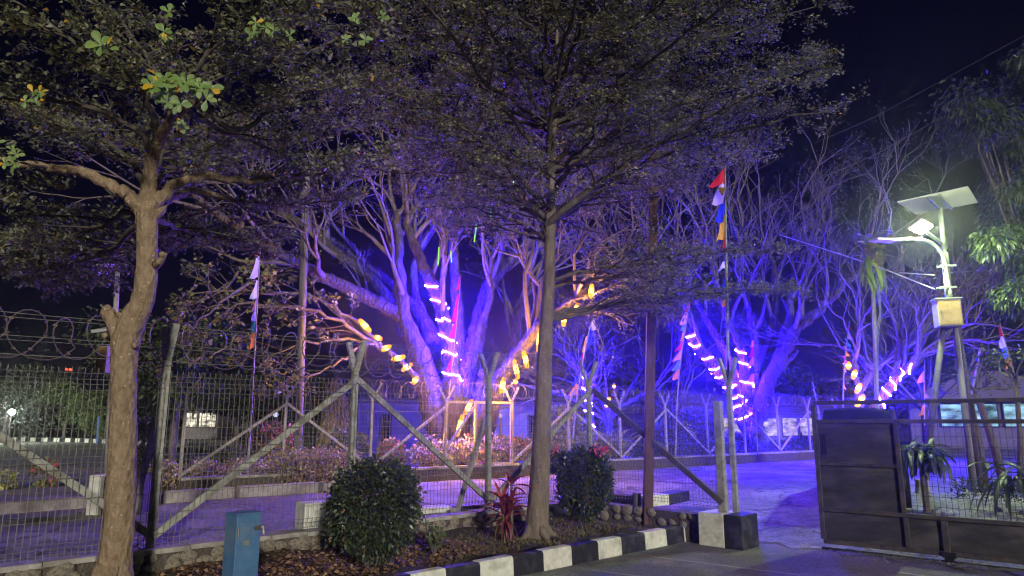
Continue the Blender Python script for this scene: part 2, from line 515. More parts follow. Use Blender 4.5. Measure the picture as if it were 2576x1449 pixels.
def np_mesh(name, V, F, mat, parent=None, rnd=None, smooth=False):
    """V (n,3) and F (m,4) arrays to one mesh object, with the attribute rnd"""
    o0 = ORG.get(parent.name, Vector((0, 0, 0))) if parent else Vector((0, 0, 0))
    V = np.asarray(V, dtype=np.float32) - np.array(o0, dtype=np.float32)
    F = np.asarray(F, dtype=np.int32)
    me = bpy.data.meshes.new(name)
    k = F.shape[1]
    me.vertices.add(len(V))
    me.vertices.foreach_set("co", V.ravel())
    me.loops.add(F.size)
    me.loops.foreach_set("vertex_index", F.ravel())
    me.polygons.add(len(F))
    me.polygons.foreach_set("loop_start", np.arange(0, F.size, k, dtype=np.int32))
    me.polygons.foreach_set("loop_total", np.full(len(F), k, dtype=np.int32))
    if smooth:
        me.polygons.foreach_set("use_smooth", np.ones(len(F), dtype=bool))
    if rnd is not None:
        a = me.attributes.new("rnd", 'FLOAT', 'POINT')
        a.data.foreach_set("value", np.asarray(rnd, dtype=np.float32))
    me.materials.append(MATS[mat])
    me.update(calc_edges=True)
    return link(name, me, parent)

def unit(a):
    return a / np.maximum(np.linalg.norm(a, axis=1, keepdims=True), 1e-6)

def leaves(name, C, D, L, mat, parent=None, wid=0.5, shape=0.6, droop=0.15, rnd=None, kind="stuff", tumble=0.55, rounded=False):
    """one kite-shaped blade per row: base C, direction D, length L"""
    n = len(C)
    C = np.asarray(C, float)
    D = unit(np.asarray(D, float))
    L = np.broadcast_to(np.asarray(L, float), (n,))[:, None]
    S = unit(np.cross(D, nrg.normal(size=(n, 3)) * tumble + np.array([0, 0, 1.0])))
    N = np.cross(S, D)
    w = wid * L * nrg.uniform(0.8, 1.2, (n, 1)) * 0.5
    mid = C + D * L * shape
    tip = C + D * L - np.array([0, 0, 1.0]) * L * droop
    lift = N * w * nrg.uniform(0.0, 0.35, (n, 1))
    k = 4
    if rounded:
        q1, q2, q3 = C + D * L * .42, C + D * L * .76, C + D * L * .96 - np.array([0, 0, 1.0]) * L * droop
        V = np.stack([C, q1 + S * w * .55, q2 + S * w + lift, q3 + S * w * .55 + lift, q3 - S * w * .55 + lift, q2 - S * w + lift, q1 - S * w * .55], axis=1).reshape(-1, 3)
        k = 7
    else:
        V = np.stack([C, mid + S * w + lift, tip, mid - S * w + lift], axis=1).reshape(-1, 3)
    F = np.arange(k * n).reshape(n, k)
    r = nrg.random(n) if rnd is None else rnd
    o = np_mesh(name, V, F, mat, parent, np.repeat(r, k))
    if kind:
        o["kind"] = kind
    return o

def catmull(pts, m=6):
    pts = [Vector(p) for p in pts]
    q = [pts[0] * 2 - pts[1]] + pts + [pts[-1] * 2 - pts[-2]]
    out = []
    for i in range(1, len(q) - 2):
        for k in range(m):
            t = k / m
            a, b, c, d = q[i - 1], q[i], q[i + 1], q[i + 2]
            out.append(0.5 * (2 * b + (c - a) * t + (2 * a - 5 * b + 4 * c - d) * t * t + (3 * b - a - 3 * c + d) * t ** 3))
    out.append(pts[-1])
    return out

def radii(n, r0, r1, p=1.0):
    return [r1 + (r0 - r1) * (1 - i / (n - 1)) ** p for i in range(n)]
# ================================================================== the setting
LEG1 = Vector((0.732, 0.681, 0)).normalized()          # fence along the flower bed
LEG2 = Vector((0.713, -0.700, 0)).normalized()         # short return to the gate
N1 = Vector((-LEG1.y, LEG1.x, 0))                       # points into the yard
N2 = Vector((-LEG2.y, LEG2.x, 0))
CORNER = Vector((1.47, 12.5, 0))
WALL_TOP = 0.49
YARD = 0.35
BAY = 2.36

def ss(x):
    x = min(max(x, 0.0), 1.0)
    return x * x * (3 - 2 * x)

def yard_z(x, y):
    p = Vector((x, y, 0)) - CORNER
    s1, s2, t = p.dot(N1), p.dot(N2), p.dot(LEG1)
    w = 0.12 if t < -0.2 else 0.12 + min((t + 0.2) * 1.6, 4.0)
    return YARD * max(ss(s1 / w) if s1 > 0 else 0, ss((s2 - 0.3) / 6.0) if s2 > 0 else 0)

# parking lot: one sheet at z = 0
b = MB()
b.add([(-60, -12, 0), (80, -12, 0), (80, 14, 0), (-60, 14, 0)], [(0, 1, 2, 3)])
tag(b.build("parking_lot", "asphalt"), kind="structure")

# yard road behind the fence, rising from the gate
xs = np.concatenate([np.arange(-60, -8, 2.0), np.arange(-8, 14, 0.5), np.arange(14, 70, 2.0)])
ys = np.concatenate([np.arange(4, 30, 0.5), np.arange(30, 60, 2.0)])
vid, V, F = {}, [], []
def inside(x, y):
    p = Vector((x, y, 0)) - CORNER
    return p.dot(N1) > -0.02 or p.dot(N2) > 0.1
def vert(i, j):
    if (i, j) not in vid:
        x, y = float(xs[i]), float(ys[j])
        z = yard_z(x, y)
        z += 0.008 + 0.012 * math.sin(x * 1.7 + math.sin(y * 1.3)) * math.sin(y * 1.1 + x * 0.4) * (1 if z > 0.05 else 0)
        vid[(i, j)] = len(V)
        V.append((x, y, z))
    return vid[(i, j)]
for i in range(len(xs) - 1):
    for j in range(len(ys) - 1):
        if all(inside(float(xs[a]), float(ys[c])) for a in (i, i + 1) for c in (j, j + 1)):
            F.append((vert(i, j), vert(i + 1, j), vert(i + 1, j + 1), vert(i, j + 1)))
yard = np_mesh("yard_road", V, F, "road", smooth=True)
tag(yard, kind="structure")
# strip that closes the grid against the wall and the gate line
b = MB()
a0 = CORNER - LEG1 * 70
b.add([a0 + Vector((0, 0, YARD + 0.004)), CORNER + Vector((0, 0, YARD + 0.004)), CORNER + N1 * 1.2 + LEG1 * 0.3 + Vector((0, 0, YARD + 0.004)), a0 + N1 * 1.2 + Vector((0, 0, YARD + 0.004))], [(0, 1, 2, 3)])
tag(b.build("road_edge", "road"), kind="structure")
# far ground beyond the yard
b = MB()
b.add([(-260, 24, YARD - 0.06), (260, 24, YARD - 0.06), (260, 420, YARD - 0.06), (-260, 420, YARD - 0.06)], [(0, 1, 2, 3)])
tag(b.build("ground", "far_ground"), kind="structure")

# ------------------------------------------------------------------ bed in front of the fence
KL0, KL1 = G(1310, 1449, 0), G(1690, 1370, 0)
KD = (KL1 - KL0).normalized()
KN = Vector((-KD.y, KD.x, 0))
def bed_z(x, y):
    return 0.235 + 0.03 * math.sin(x * 2.1 + 1) * math.sin(y * 1.7) + 0.02 * math.sin(x * 5.3 + y * 4.1)
V, F, vid = [], [], {}
n_t, n_s = 60, 14
for i in range(n_t + 1):
    t = -9.5 + i * (9.5 + 2.9) / n_t
    a = KL0 + KD * t + KN * 0.16
    # distance to the wall face along KN (leg 1, or leg 2 near the corner)
    s_max = min(((CORNER - N1 * 0.05) - a).dot(N1) / KN.dot(N1), max(0.05, ((CORNER - N2 * 0.12) - a).dot(N2) / KN.dot(N2)) if KN.dot(N2) > 1e-3 else 99)
    for j in range(n_s + 1):
        p = a + KN * (max(s_max, 0.05) * j / n_s)
        V.append((p.x, p.y, bed_z(p.x, p.y) + 0.05 * ss((j / n_s - 0.6) / 0.4)))
for i in range(n_t):
    for j in range(n_s):
        k = i * (n_s + 1) + j
        F.append((k, k + n_s + 1, k + n_s + 2, k + 1))
tag(np_mesh("flower_bed", V, F, "soil", smooth=True), kind="structure")

# litter and grass on it
def bed_points(n, t0, t1, s0=0.05, s1=0.97):
    out = []
    while len(out) < n:
        t = rng.uniform(t0, t1)
        a = KL0 + KD * t + KN * 0.18
        s_max = ((CORNER - N1 * 0.08) - a).dot(N1) / KN.dot(N1)
        s_max = min(s_max, max(0.05, ((CORNER - N2 * 0.14) - a).dot(N2) / max(KN.dot(N2), 1e-3)) if KN.dot(N2) > 1e-3 else 99)
        p = a + KN * s_max * rng.uniform(s0, s1)
        out.append((p.x, p.y, bed_z(p.x, p.y) + 0.02))
    return np.array(out)
C = bed_points(9000, -8.0, -0.2)
C[:, 2] += nrg.uniform(0, 0.05, len(C))
leaves("leaf_litter", C, nrg.normal(size=C.shape) * [1, 1, 0.35], nrg.uniform(0.035, 0.075, len(C)), "leaf_dry", wid=0.55)
C = bed_points(2600, -0.6, 2.6)
leaves("leaf_litter", C, nrg.normal(size=C.shape) * [1, 1, 0.3], nrg.uniform(0.03, 0.06, len(C)), "leaf_dry", wid=0.5)
C = bed_points(5200, -1.0, 2.7, 0.02, 0.9)
D = nrg.normal(size=C.shape) * 0.7
D[:, 2] = np.abs(D[:, 2]) + 0.5
leaves("grass", C - [0, 0, 0.02], D, nrg.uniform(0.04, 0.10, len(C)), "grass", wid=0.14, shape=0.35)

# ------------------------------------------------------------------ black and white kerb
kerb = thing("painted_kerb", KL0, "black and white painted kerb in the foreground edging the flower bed", "kerb")
edges_px = [(1068.5, 1454), (1151.5, 1436), (1234.6, 1419.6), (1311, 1402.8), (1382, 1388), (1449, 1374.5), (1510, 1361.5), (1562, 1350), (1618, 1339), (1668, 1329), (1710, 1321)]
ts = [(G(x, y, 0.235) - KL0).dot(KD) for x, y in edges_px]
step = (ts[-1] - ts[1]) / (len(ts) - 2)
ts = [ts[0] - step * k for k in range(9, 0, -1)] + ts
for i in range(len(ts) - 1):
    a, c = KL0 + KD * ts[i], KL0 + KD * ts[i + 1]
    dark = (len(ts) - 2 - i) % 2 == 0
    h = 0.235 + rng.uniform(-0.006, 0.006)
    m = MB()
    prof = [(0.0, 0.0), (0.012, h - 0.03), (0.03, h), (0.155, h), (0.165, 0.0)]
    vs = []
    for p in (a, c - KD * 0.004):
        for s, z in prof:
            vs.append(p + KN * (s + rng.uniform(-0.003, 0.003)) + Vector((0, 0, z)))
    n = len(prof)
    m.add(vs, [tuple(range(n - 1, -1, -1)), tuple(range(n, 2 * n))] + [(k, k + 1, k + 1 + n, k + n) for k in range(n - 1)])
    m.build("kerb_stone", "paint_black" if dark else "paint_white", kerb, bevel=0.006)
# rounded end stone
m = MB()
base = KL0 + KD * ts[-1]
arc = []
for k in range(6):
    a = k / 5 * R(80)
    arc.append(base + KD * (0.30 * math.sin(a)) + KN * (0.30 * (1 - math.cos(a))))
vs = []
for k, p in enumerate(arc):
    ang = k / 5 * R(80)
    nn = (KN * math.cos(ang) - KD * math.sin(ang))
    for s, z in ((0, 0), (0.012, 0.205), (0.03, 0.235), (0.15, 0.235), (0.16, 0)):
        vs.append(p + nn * s + Vector((0, 0, z)))
fs = [(4, 3, 2, 1, 0), tuple(range(25, 30))]
for k in range(5):
    for q in range(4):
        fs.append((k * 5 + q, k * 5 + q + 1, k * 5 + q + 6, k * 5 + q + 5))
m.add(vs, fs)
m.build("kerb_stone", "paint_white", kerb)

# painted bay lines on the lot
for (a, c, w) in ((G(1643, 1401), G(2010, 1447), 0.07), (G(1485, 1434), G(1700, 1462), 0.06), (G(2262, 1440), G(2480, 1475), 0.09)):
    d = (c - a).normalized()
    s = Vector((-d.y, d.x, 0)) * w * 0.5
    m = MB()
    n = 12
    vs = []
    for i in range(n + 1):
        p = lerp(a, c, i / n)
        j = rng.uniform(0.75, 1.1)
        vs += [p + s * j + Vector((0, 0, 0.004)), p - s * j + Vector((0, 0, 0.004))]
    m.add(vs, [(2 * i, 2 * i + 1, 2 * i + 3, 2 * i + 2) for i in range(n)])
    tag(m.build("road_marking", "line_paint"), kind="structure")

# ------------------------------------------------------------------ stone retaining wall under the fence
wall = thing("stone_wall", CORNER, "low rubble stone wall with pale coping carrying the near mesh fence", "wall")
m = MB()
A0 = CORNER - LEG1 * 13.5
m.beam(A0 + N1 * 0.12 + Vector((0, 0, 0.22)), CORNER + N1 * 0.12 + Vector((0, 0, 0.22)), 0.26, 0.44)
B2 = CORNER + LEG2 * 2.0
m.beam(CORNER + N2 * 0.0 + Vector((0, 0, 0.215)), B2 + Vector((0, 0, 0.20)), 0.27, 0.43)
m.build("wall_core", "mortar", wall)
m = MB()
seg = 30
for i in range(seg):
    a = lerp(A0, CORNER, i / seg)
    c = lerp(A0, CORNER, (i + 1) / seg - 0.0006)
    j = rng.uniform(-0.006, 0.006)
    m.beam(a + N1 * (0.11 + j) + Vector((0, 0, 0.465 + j)), c + N1 * (0.11 + j) + Vector((0, 0, 0.465 + j)), 0.27, 0.05)
m.build("coping", "concrete", wall)
stone_meshes = []
for q in range(7):
    rr = random.Random(q)
    mb = MB().ball((0, 0, 0), 1.0, 8, 5)
    mb.v = [tuple(x * rr.uniform(0.82, 1.12) for x in v) for v in mb.v]
    me = bpy.data.meshes.new("stone")
    me.from_pydata(mb.v, [], mb.f)
    me.materials.append(MATS["stone"])
    me.polygons.foreach_set("use_smooth", [True] * len(me.polygons))
    stone_meshes.append(me)
def put_stone(p, r, ang):
    o = bpy.data.objects.new("stone", stone_meshes[rng.randrange(7)])
    COL.objects.link(o)
    o.parent = wall
    o.location = p - ORG[wall.name]
    o.scale = (r * rng.uniform(1.0, 1.5), r * 0.55, r * rng.uniform(0.75, 1.0))
    o.rotation_euler = (rng.uniform(-0.3, 0.3), rng.uniform(-0.5, 0.5), ang)
ang1, ang2 = math.atan2(LEG1.y, LEG1.x), math.atan2(LEG2.y, LEG2.x)
t = 0.25
while t < 8.6:
    for row in range(2):
        if rng.random() < 0.78:
            r = rng.uniform(0.05, 0.10)
            put_stone(CORNER - LEG1 * (t + rng.uniform(-0.07, 0.07)) - N1 * 0.015 + Vector((0, 0, 0.29 + row * 0.09 + rng.uniform(-0.02, 0.02))), r, ang1)
    t += rng.uniform(0.13, 0.24)
t = 0.25
while t < 1.95:
    for row in range(2):
        if rng.random() < 0.7:
            r = rng.uniform(0.05, 0.11)
            put_stone(CORNER + LEG2 * t - N2 * 0.135 + Vector((0, 0, 0.24 + row * 0.13)), r, ang2)
    t += rng.uniform(0.15, 0.28)

# ------------------------------------------------------------------ near mesh fence
MESH_H = 1.80
def wire_panel(mb, a, c, z0, h, sp, r, hz, fold=0.03, nrm=None, sides=3):
    """welded mesh between ground points a and c: upright wires with three folds, level wires"""
    d = (c - a)
    L = d.length
    d.normalize()
    nn = nrm or Vector((-d.y, d.x, 0))
    prof = []
    for zf in (0.04, 0.5, 0.955):
        zc = z0 + h * zf
        for dz, off in ((-0.07, 0), (0, 1), (0.07, 0)):
            prof.append((zc + dz, off * fold))
    prof = [(z0, 0)] + [p for p in prof if z0 + 0.01 < p[0] < z0 + h - 0.005] + [(z0 + h + 0.03, 0)]
    k = int(L / sp)
    for i in range(k + 1):
        p = a + d * (L * i / k)
        mb.tube([p + nn * o + Vector((0, 0, z)) for z, o in prof], r, sides, caps=False)
    def off(z):
        for (za, oa), (zb, ob) in zip(prof, prof[1:]):
            if za <= z <= zb:
                return oa + (ob - oa) * (z - za) / (zb - za)
        return 0
    for z in hz:
        mb.tube([a + nn * (off(z) - r) + Vector((0, 0, z)), c + nn * (off(z) - r) + Vector((0, 0, z))], r, sides, caps=False)

fence = thing("mesh_fence", CORNER + Vector((0, 0, WALL_TOP)), "near pale welded mesh fence with Y-topped posts on the stone wall", "fence")
posts = [CORNER - LEG1 * (BAY * k) - LEG1 * 0.05 for k in range(0, 6)][::-1]
HZ = [WALL_TOP + x for x in (0.05, 0.10, 0.15, 0.36, 0.56, 0.76, 0.84, 0.90, 0.96, 1.04, 1.24, 1.44, 1.62, 1.68, 1.73, 1.79)]
def y_post(p, zb, zt, parent, mat, w=0.075, axis=LEG1, normal=N1, fork=0.36, spread=0.17, lean=0.0, arms=(1, -1)):
    m = MB()
    m.beam(p + Vector((0, 0, zb)), p + normal * lean + Vector((0, 0, zt)), w, w, ref=axis)
    o = m.build("post", mat, parent, bevel=0.006)
    for s in arms:
        a = MB()
        top = p + normal * (lean + s * spread) + Vector((0, 0, zt + fork))
        a.beam(p + normal * (lean + s * 0.02) + Vector((0, 0, zt - 0.05)), top, w * 0.62, w * 0.9, ref=axis)
        a.build("post_arm", mat, o)
    return o
for k, p in enumerate(posts):
    y_post(p + N1 * 0.10, WALL_TOP - 0.04, WALL_TOP + 2.02, fence, "post_paint", fork=0.34, spread=0.20, axis=LEG1)
# the arms open along the view as well as across it; braces zigzag between the posts
def brace(parent, mat, a, c, za, zc, off, w=0.075, normal=N1):
    m = MB()
    m.beam(a + normal * off + Vector((0, 0, za)), c + normal * off + Vector((0, 0, zc)), 0.05, w)
    return m.build("brace", mat, parent, bevel=0.004)
lo, hi = WALL_TOP + 0.12, WALL_TOP + 1.86
n = len(posts)
for k in range(n - 1):
    up = (n - 1 - k) % 2 == 1
    brace(fence, "post_paint", posts[k], posts[k + 1], lo if up else hi, hi if up else lo, 0.045)
for k in range(0, n - 1):
    m = MB()
    wire_panel(m, posts[k] + LEG1 * 0.03, posts[k + 1] - LEG1 * 0.03, WALL_TOP + 0.02, MESH_H, 0.058, 0.0036, HZ, nrm=N1)
    m.build("mesh_panel", "wire", fence)
# stay poles behind some posts
for k in (2, 4):
    m = MB()
    p = posts[k]
    m.beam(p + N1 * 0.75 - LEG1 * 0.1 + Vector((0, 0, YARD)), p + N1 * 0.16 - LEG1 * 0.02 + Vector((0, 0, WALL_TOP + 1.35)), 0.06, 0.06)
    m.build("stay", "post_paint", fence)
    m = MB()
    m.box(p + N1 * 0.75 - LEG1 * 0.1 + Vector((0, 0, YARD + 0.06)), 0.14, 0.14, 0.12)
    m.build("stay_foot", "concrete", fence)
# return to the gate
ENDP = CORNER + LEG2 * 2.38
m = MB()
wire_panel(m, CORNER + LEG2 * 0.06, ENDP - LEG2 * 0.05, WALL_TOP + 0.02, MESH_H - 0.03, 0.058, 0.0036, HZ[:-1], nrm=N2)
m.build("mesh_panel", "wire", fence)
brace(fence, "dark_pole", CORNER, ENDP, hi, lo, -0.05, w=0.085, normal=N2)
# strands and razor coil in the forks
for z, off, sag in ((2.44, -0.18, 0.015), (2.62, -0.21, 0.02), (2.62, 0.22, 0.02), (2.84, 0.22, 0.015), (2.83, -0.2, 0.012)):
    m = MB()
    for k in range(n - 1):
        pts = []
        for i in range(7):
            t = i / 6
            pts.append(lerp(posts[k], posts[k + 1], t) + N1 * (0.10 + off) + Vector((0, 0, z - sag * math.sin(math.pi * t) + rng.uniform(-0.004, 0.004))))
        m.tube(pts, 0.005, 3, caps=False)
    m.build("barbed_wire", "wire", fence)
m = MB()
pts = []
tot = (posts[-1] - posts[0]).length
turns = int(tot / 0.30)
for i in range(turns * 20):
    t = i / (turns * 20)
    a = i / 20 * 2 * math.pi
    lp = int(i / 20)
    wob = 0.03 * math.sin(t * 37) + 0.02 * math.sin(t * 91 + 1)
    r = 0.225 + 0.02 * math.sin(t * 53)
    tilt = 0.21 + 0.05 * math.sin(lp * 1.9)
    p = lerp(posts[0], posts[-1], t) + LEG1 * (tilt * math.cos(a)) + N1 * (0.12 + 0.15 * math.cos(a + 0.6)) + Vector((0, 0, 2.66 + wob + r * math.sin(a)))
    pts.append(p)
m.tube(pts, 0.0068, 4, caps=False)
for i in range(0, len(pts) - 1, 2):
    d = (pts[i + 1] - pts[i]).normalized()
    s = d.orthogonal().normalized()
    q = pts[i]
    m.add([q - d * 0.018, q + s * 0.024, q + d * 0.018, q - s * 0.024], [(0, 1, 2, 3)])
m.build("razor_coil", "razor", fence)

# ------------------------------------------------------------------ gate pier, posts
PIER = ENDP + LEG2 * 0.0
pier = thing("gate_pier", PIER, "square concrete gate pier painted half white half black beside the open gateway", "pier")
pa = ang2
hw = 0.27
def pier_half(s0, s1, mat):
    m = MB()
    c = PIER + LEG2 * ((s0 + s1) / 2) + Vector((0, 0, 0.235))
    m.box(c, s1 - s0, 0.52, 0.47, pa, taper=0.97)
    return m.build("pier_half", mat, pier, bevel=0.012)
pier_half(-0.30, 0.115, "paint_white")
pier_half(0.118, 0.40, "paint_black")
for k, (off, w, zt, nm) in enumerate((( -0.02, 0.10, 2.11, "gate_post"), (0.12, 0.065, 2.35, "gate_post"))):
    m = MB()
    p = PIER + LEG2 * off + N2 * (0.02 + 0.12 * k)
    m.beam(p + Vector((0, 0, 0.46)), p + Vector((0, 0, zt)), w, w * 1.2, ref=LEG2)
    o = m.build(nm, "post_paint", pier, bevel=0.006)
    if k == 1:
        for s in (1, -1):
            a = MB()
            a.beam(p + Vector((0, 0, zt - 0.03)), p + LEG2 * (0.14 * s) + Vector((0, 0, zt + 0.42)), 0.05, 0.07, ref=N2)
            a.build("post_arm", "post_paint", o)
m = MB()
for z in (0.9, 1.25, 1.42):
    for q in range(3):
        c = PIER + LEG2 * 0.1 + N2 * 0.1 + Vector((0, 0, z + q * 0.018))
        m.tube([c + Vector((math.cos(a) * 0.08, math.sin(a) * 0.09, 0.01 * math.sin(3 * a))) for a in [i * 2 * math.pi / 12 for i in range(13)]], 0.0035, 3, caps=False)
m.build("tie_wire", "wire", pier)

# ------------------------------------------------------------------ sliding gate
GA, GB = G(2096, 1384, 0.0), G(2576, 1438, 0.0)
GD = (GB - GA).normalized()
GN = Vector((-GD.y, GD.x, 0))
if GN.y < 0:
    GN = -GN
def on_gate(px, py):
    r = ray(px, py)
    o = Vector((0, 0, EYE))
    k = (GA - o).dot(GN) / r.dot(GN)
    p = o + r * k
    return (p - GA).dot(GD), p.z
def gp(t, z, o=0.0):
    return GA + GD * t + GN * o + Vector((0, 0, z))
t0 = on_gate(2052, 1100)[0]
zb = on_gate(2075, 1361)[1]
zt = on_gate(2046, 1014)[1]
z2 = on_gate(2052, 1060)[1]
z3 = on_gate(2080, 1281)[1]
z4 = on_gate(2066, 1166)[1]
tp = on_gate(2264, 1180)[0]
tq = on_gate(2378, 1340)[0]
gate = thing("sliding_gate", gp(t0, 0), "dark steel sliding gate standing half open with sheet panels and wire mesh", "gate")
TEND = t0 + 6.2
def rail(a, c, w=0.05, mat="gate_frame", nm="gate_rail", d=0.05):
    m = MB()
    m.beam(gp(*a), gp(*c), d, w)
    return m.build(nm, mat, gate, bevel=0.004)
rail((t0, zt), (TEND, zt), 0.055)
rail((t0, z2), (TEND, z2), 0.055)
rail((t0, z3), (TEND, z3), 0.055)
rail((t0, zb), (TEND, zb), 0.06)
rail((t0 + 0.045, z4), (tp - 0.03, z4), 0.045)
def stile(t, za, zc, w=0.055, nm="gate_stile"):
    m = MB()
    m.beam(gp(t, za), gp(t, zc), 0.055, w, ref=GD)
    return m.build(nm, "gate_frame", gate, bevel=0.004)
stile(t0, zb + 0.032, zt - 0.03, 0.06)
stile(tp, z3 + 0.03, z2 - 0.03)
stile(tp + 0.01, zb + 0.032, z3 - 0.03)
stile(tq, zb - 0.09, z3 - 0.03, 0.075)
stile(tq + 1.7, zb + 0.032, z3 - 0.03)
stile(on_gate(2447, 1035)[0], z2 + 0.03, zt - 0.03, 0.05)
stile(tq + 1.7, z2 + 0.03, zt - 0.03, 0.05)
def sheet(ta, tb_, za, zc, o=0.008):
    m = MB()
    n = 6
    vs, fs = [], []
    for i in range(n + 1):
        for j in range(n + 1):
            u, v = i / n, j / n
            bulge = 0.008 * math.sin(math.pi * u) * math.sin(math.pi * v) + 0.002 * math.sin(7 * u + 5 * v)
            vs.append(gp(ta + (tb_ - ta) * u, za + (zc - za) * v, o - bulge))
    for i in range(n):
        for j in range(n):
            k = i * (n + 1) + j
            fs.append((k, k + n + 1, k + n + 2, k + 1))
    m.add(vs, fs)
    return m.build("sheet_panel", "gate_steel", gate, smooth=True)
sheet(t0 + 0.03, tp - 0.028, z4 + 0.022, z2 - 0.028)
sheet(t0 + 0.03, tp - 0.028, z3 + 0.028, z4 - 0.022)
sheet(t0 + 0.03, tp - 0.018, zb + 0.03, z3 - 0.028)
sheet(tp + 0.038, tq - 0.038, zb + 0.03, z3 - 0.028)
sheet(tq + 0.038, tq + 1.67, zb + 0.03, z3 - 0.028)
sheet(tq + 1.73, TEND, zb + 0.03, z3 - 0.028)
# latch plate, old bolt marks
m = MB()
m.beam(gp(t0 + 0.10, z4 + 0.13, -0.012), gp(t0 + 0.10, z4 + 0.42, -0.012), 0.012, 0.09, ref=GD)
m.build("latch_plate", "dark_steel", gate)
m = MB()
m.tube([gp(t0 + 0.045, z4 + 0.15, -0.02), gp(t0 + 0.045, z4 + 0.40, -0.02)], 0.012, 8)
m.build("bolt", "gate_frame", gate)
# wire mesh bays
for ta, tb_ in ((tp + 0.03, tq + 1.67), (tq + 1.73, TEND)):
    m = MB()
    k = int((tb_ - ta) / 0.066)
    for i in range(1, k):
        t = ta + (tb_ - ta) * i / k
        m.tube([gp(t, z3 + 0.02), gp(t, z2 - 0.02)], 0.003, 3, caps=False)
    k = int((z2 - z3) / 0.125)
    for i in range(1, k + 1):
        z = z3 + (z2 - z3) * i / (k + 0.5)
        m.tube([gp(ta, z, 0.005), gp(tb_, z, 0.005)], 0.003, 3, caps=False)
    m.build("mesh_panel", "dark_steel", gate)
# wheels and rail
for t in (tq, tq + 3.0):
    m = MB()
    c = gp(t + 0.02, 0.055)
    m.tube([c - GN * 0.035, c + GN * 0.035], 0.05, 16)
    m.box(c + Vector((0, 0, 0.05)), 0.16, 0.09, 0.07, math.atan2(GD.y, GD.x))
    m.build("wheel", "dark_steel", gate)
m = MB()
m.beam(gp(-0.15, 0.012), gp(6.5, 0.012), 0.05, 0.022)
m.beam(gp(-0.15, 0.027), gp(6.5, 0.027), 0.018, 0.012)
tag(m.build("gate_track", "dark_steel"), "dark steel ground rail running under the sliding gate", "rail")

# ------------------------------------------------------------------ yard kerbs
def block_row(name, label, cat, pts, h, w, mats, zbase, gap=0.02, group=None, start=0, piece="kerb_block", bev=0.015):
    """blocks laid end to end; pts are ground points, one block per span"""
    t = thing(name, Vector((pts[0].x, pts[0].y, zbase)), label, cat, group)
    for i in range(len(pts) - 1):
        a, c = pts[i], pts[i + 1]
        d = (c - a).normalized()
        a, c = a + d * gap / 2, c - d * gap / 2
        m = MB()
        m.beam(Vector((a.x, a.y, zbase + h / 2)), Vector((c.x, c.y, zbase + h / 2)), w, h)
        m.build(piece, mats[(i + start) % len(mats)], t, bevel=bev)
    return t
def split(a, c, n):
    return [lerp(a, c, i / n) for i in range(n + 1)]
block_row("concrete_kerb", "long pale concrete kerb blocks across the road, below the tan hedge", "kerb",
          [G(404, 1266, YARD), G(590, 1252, YARD), G(800, 1238, YARD), G(960, 1226, YARD)], 0.22, 0.25, ["concrete"], YARD - 0.01, gap=0.10)
block_row("concrete_kerb", "weathered grey kerb across the road at the far left edge", "kerb",
          [G(-260, 1325, YARD), G(-20, 1296, YARD), G(246, 1275, YARD)], 0.20, 0.22, ["concrete"], YARD - 0.01, gap=0.03)
block_row("lamp_plinth", "black and white concrete block behind the tan trunk", "plinth",
          [G(243, 1290, YARD), G(272, 1290, YARD), G(372, 1288, YARD)], 0.62, 0.62, ["paint_white", "paint_black"], YARD - 0.01, gap=0.0)
kb = W(752, 1330, 9.35)
kb.z = 0
kd = (LEG1 * 0.9 + N1 * -0.05).normalized()
block_row("yard_kerb", "tall black and white kerb just inside the fence, left of the clipped shrub", "kerb",
          [kb, kb + kd * 0.42, kb + kd * 0.9, kb + kd * 1.4], 0.44, 0.30, ["paint_white", "paint_black"], YARD - 0.02, gap=0.0)
kc = G(985, 1297, YARD)
block_row("yard_kerb", "low black and white kerb inside the fence, left of the red-leaved plant", "kerb",
          [kc, G(1130, 1287, YARD), G(1215, 1283, YARD)], 0.12, 0.35, ["paint_white", "paint_black"], YARD - 0.02, gap=0.0)
block_row("yard_kerb", "black and white kerb nose inside the fence, behind the brown pole", "kerb",
          [G(1540, 1262, YARD - 0.05), G(1607, 1268, YARD - 0.05), G(1668, 1262, YARD - 0.05), G(1716, 1252, YARD - 0.05)], 0.20, 0.32, ["paint_black", "paint_white"], YARD - 0.10, gap=0.0)

# ------------------------------------------------------------------ far mesh fence
F0 = Vector((-0.02, 19.2, 0))
FD = (Vector((8.42, 25.36, 0)) - F0).normalized()
FNN = Vector((-FD.y, FD.x, 0))
FB = 2.05
far_fence = thing("mesh_fence", F0, "far mesh fence with coiled razor wire beyond the yard road", "fence")
KS = list(range(-4, 9))
def fp(k):
    return F0 + FD * (FB * k)
fposts = [fp(k) for k in KS]
m = MB()
m.beam(fposts[0] + Vector((0, 0, YARD + 0.12)), fposts[-1] + FD * 3 + Vector((0, 0, YARD + 0.12)), 0.24, 0.36)
m.build("base_wall", "mortar", far_fence)
m = MB()
m.beam(fposts[0] + Vector((0, 0, YARD + 0.32)), fposts[-1] + FD * 3 + Vector((0, 0, YARD + 0.32)), 0.30, 0.05)
m.build("coping", "concrete", far_fence)
for k, p in enumerate(fposts):
    y_post(p, YARD + 0.3, YARD + 2.02, far_fence, "post_far", w=0.062, axis=FNN, normal=FD, fork=0.34, spread=0.24)
ZF = YARD + 0.34
for k in range(len(fposts) - 1):
    m = MB()
    if KS[k] == -1:
        continue
    wire_panel(m, fposts[k], fposts[k + 1], ZF, 1.62, 0.08, 0.0042, [ZF + x for x in (0.05, 0.12, 0.4, 0.7, 0.78, 0.86, 1.1, 1.35, 1.5, 1.6)], nrm=FNN)
    m.build("mesh_panel", "wire", far_fence)
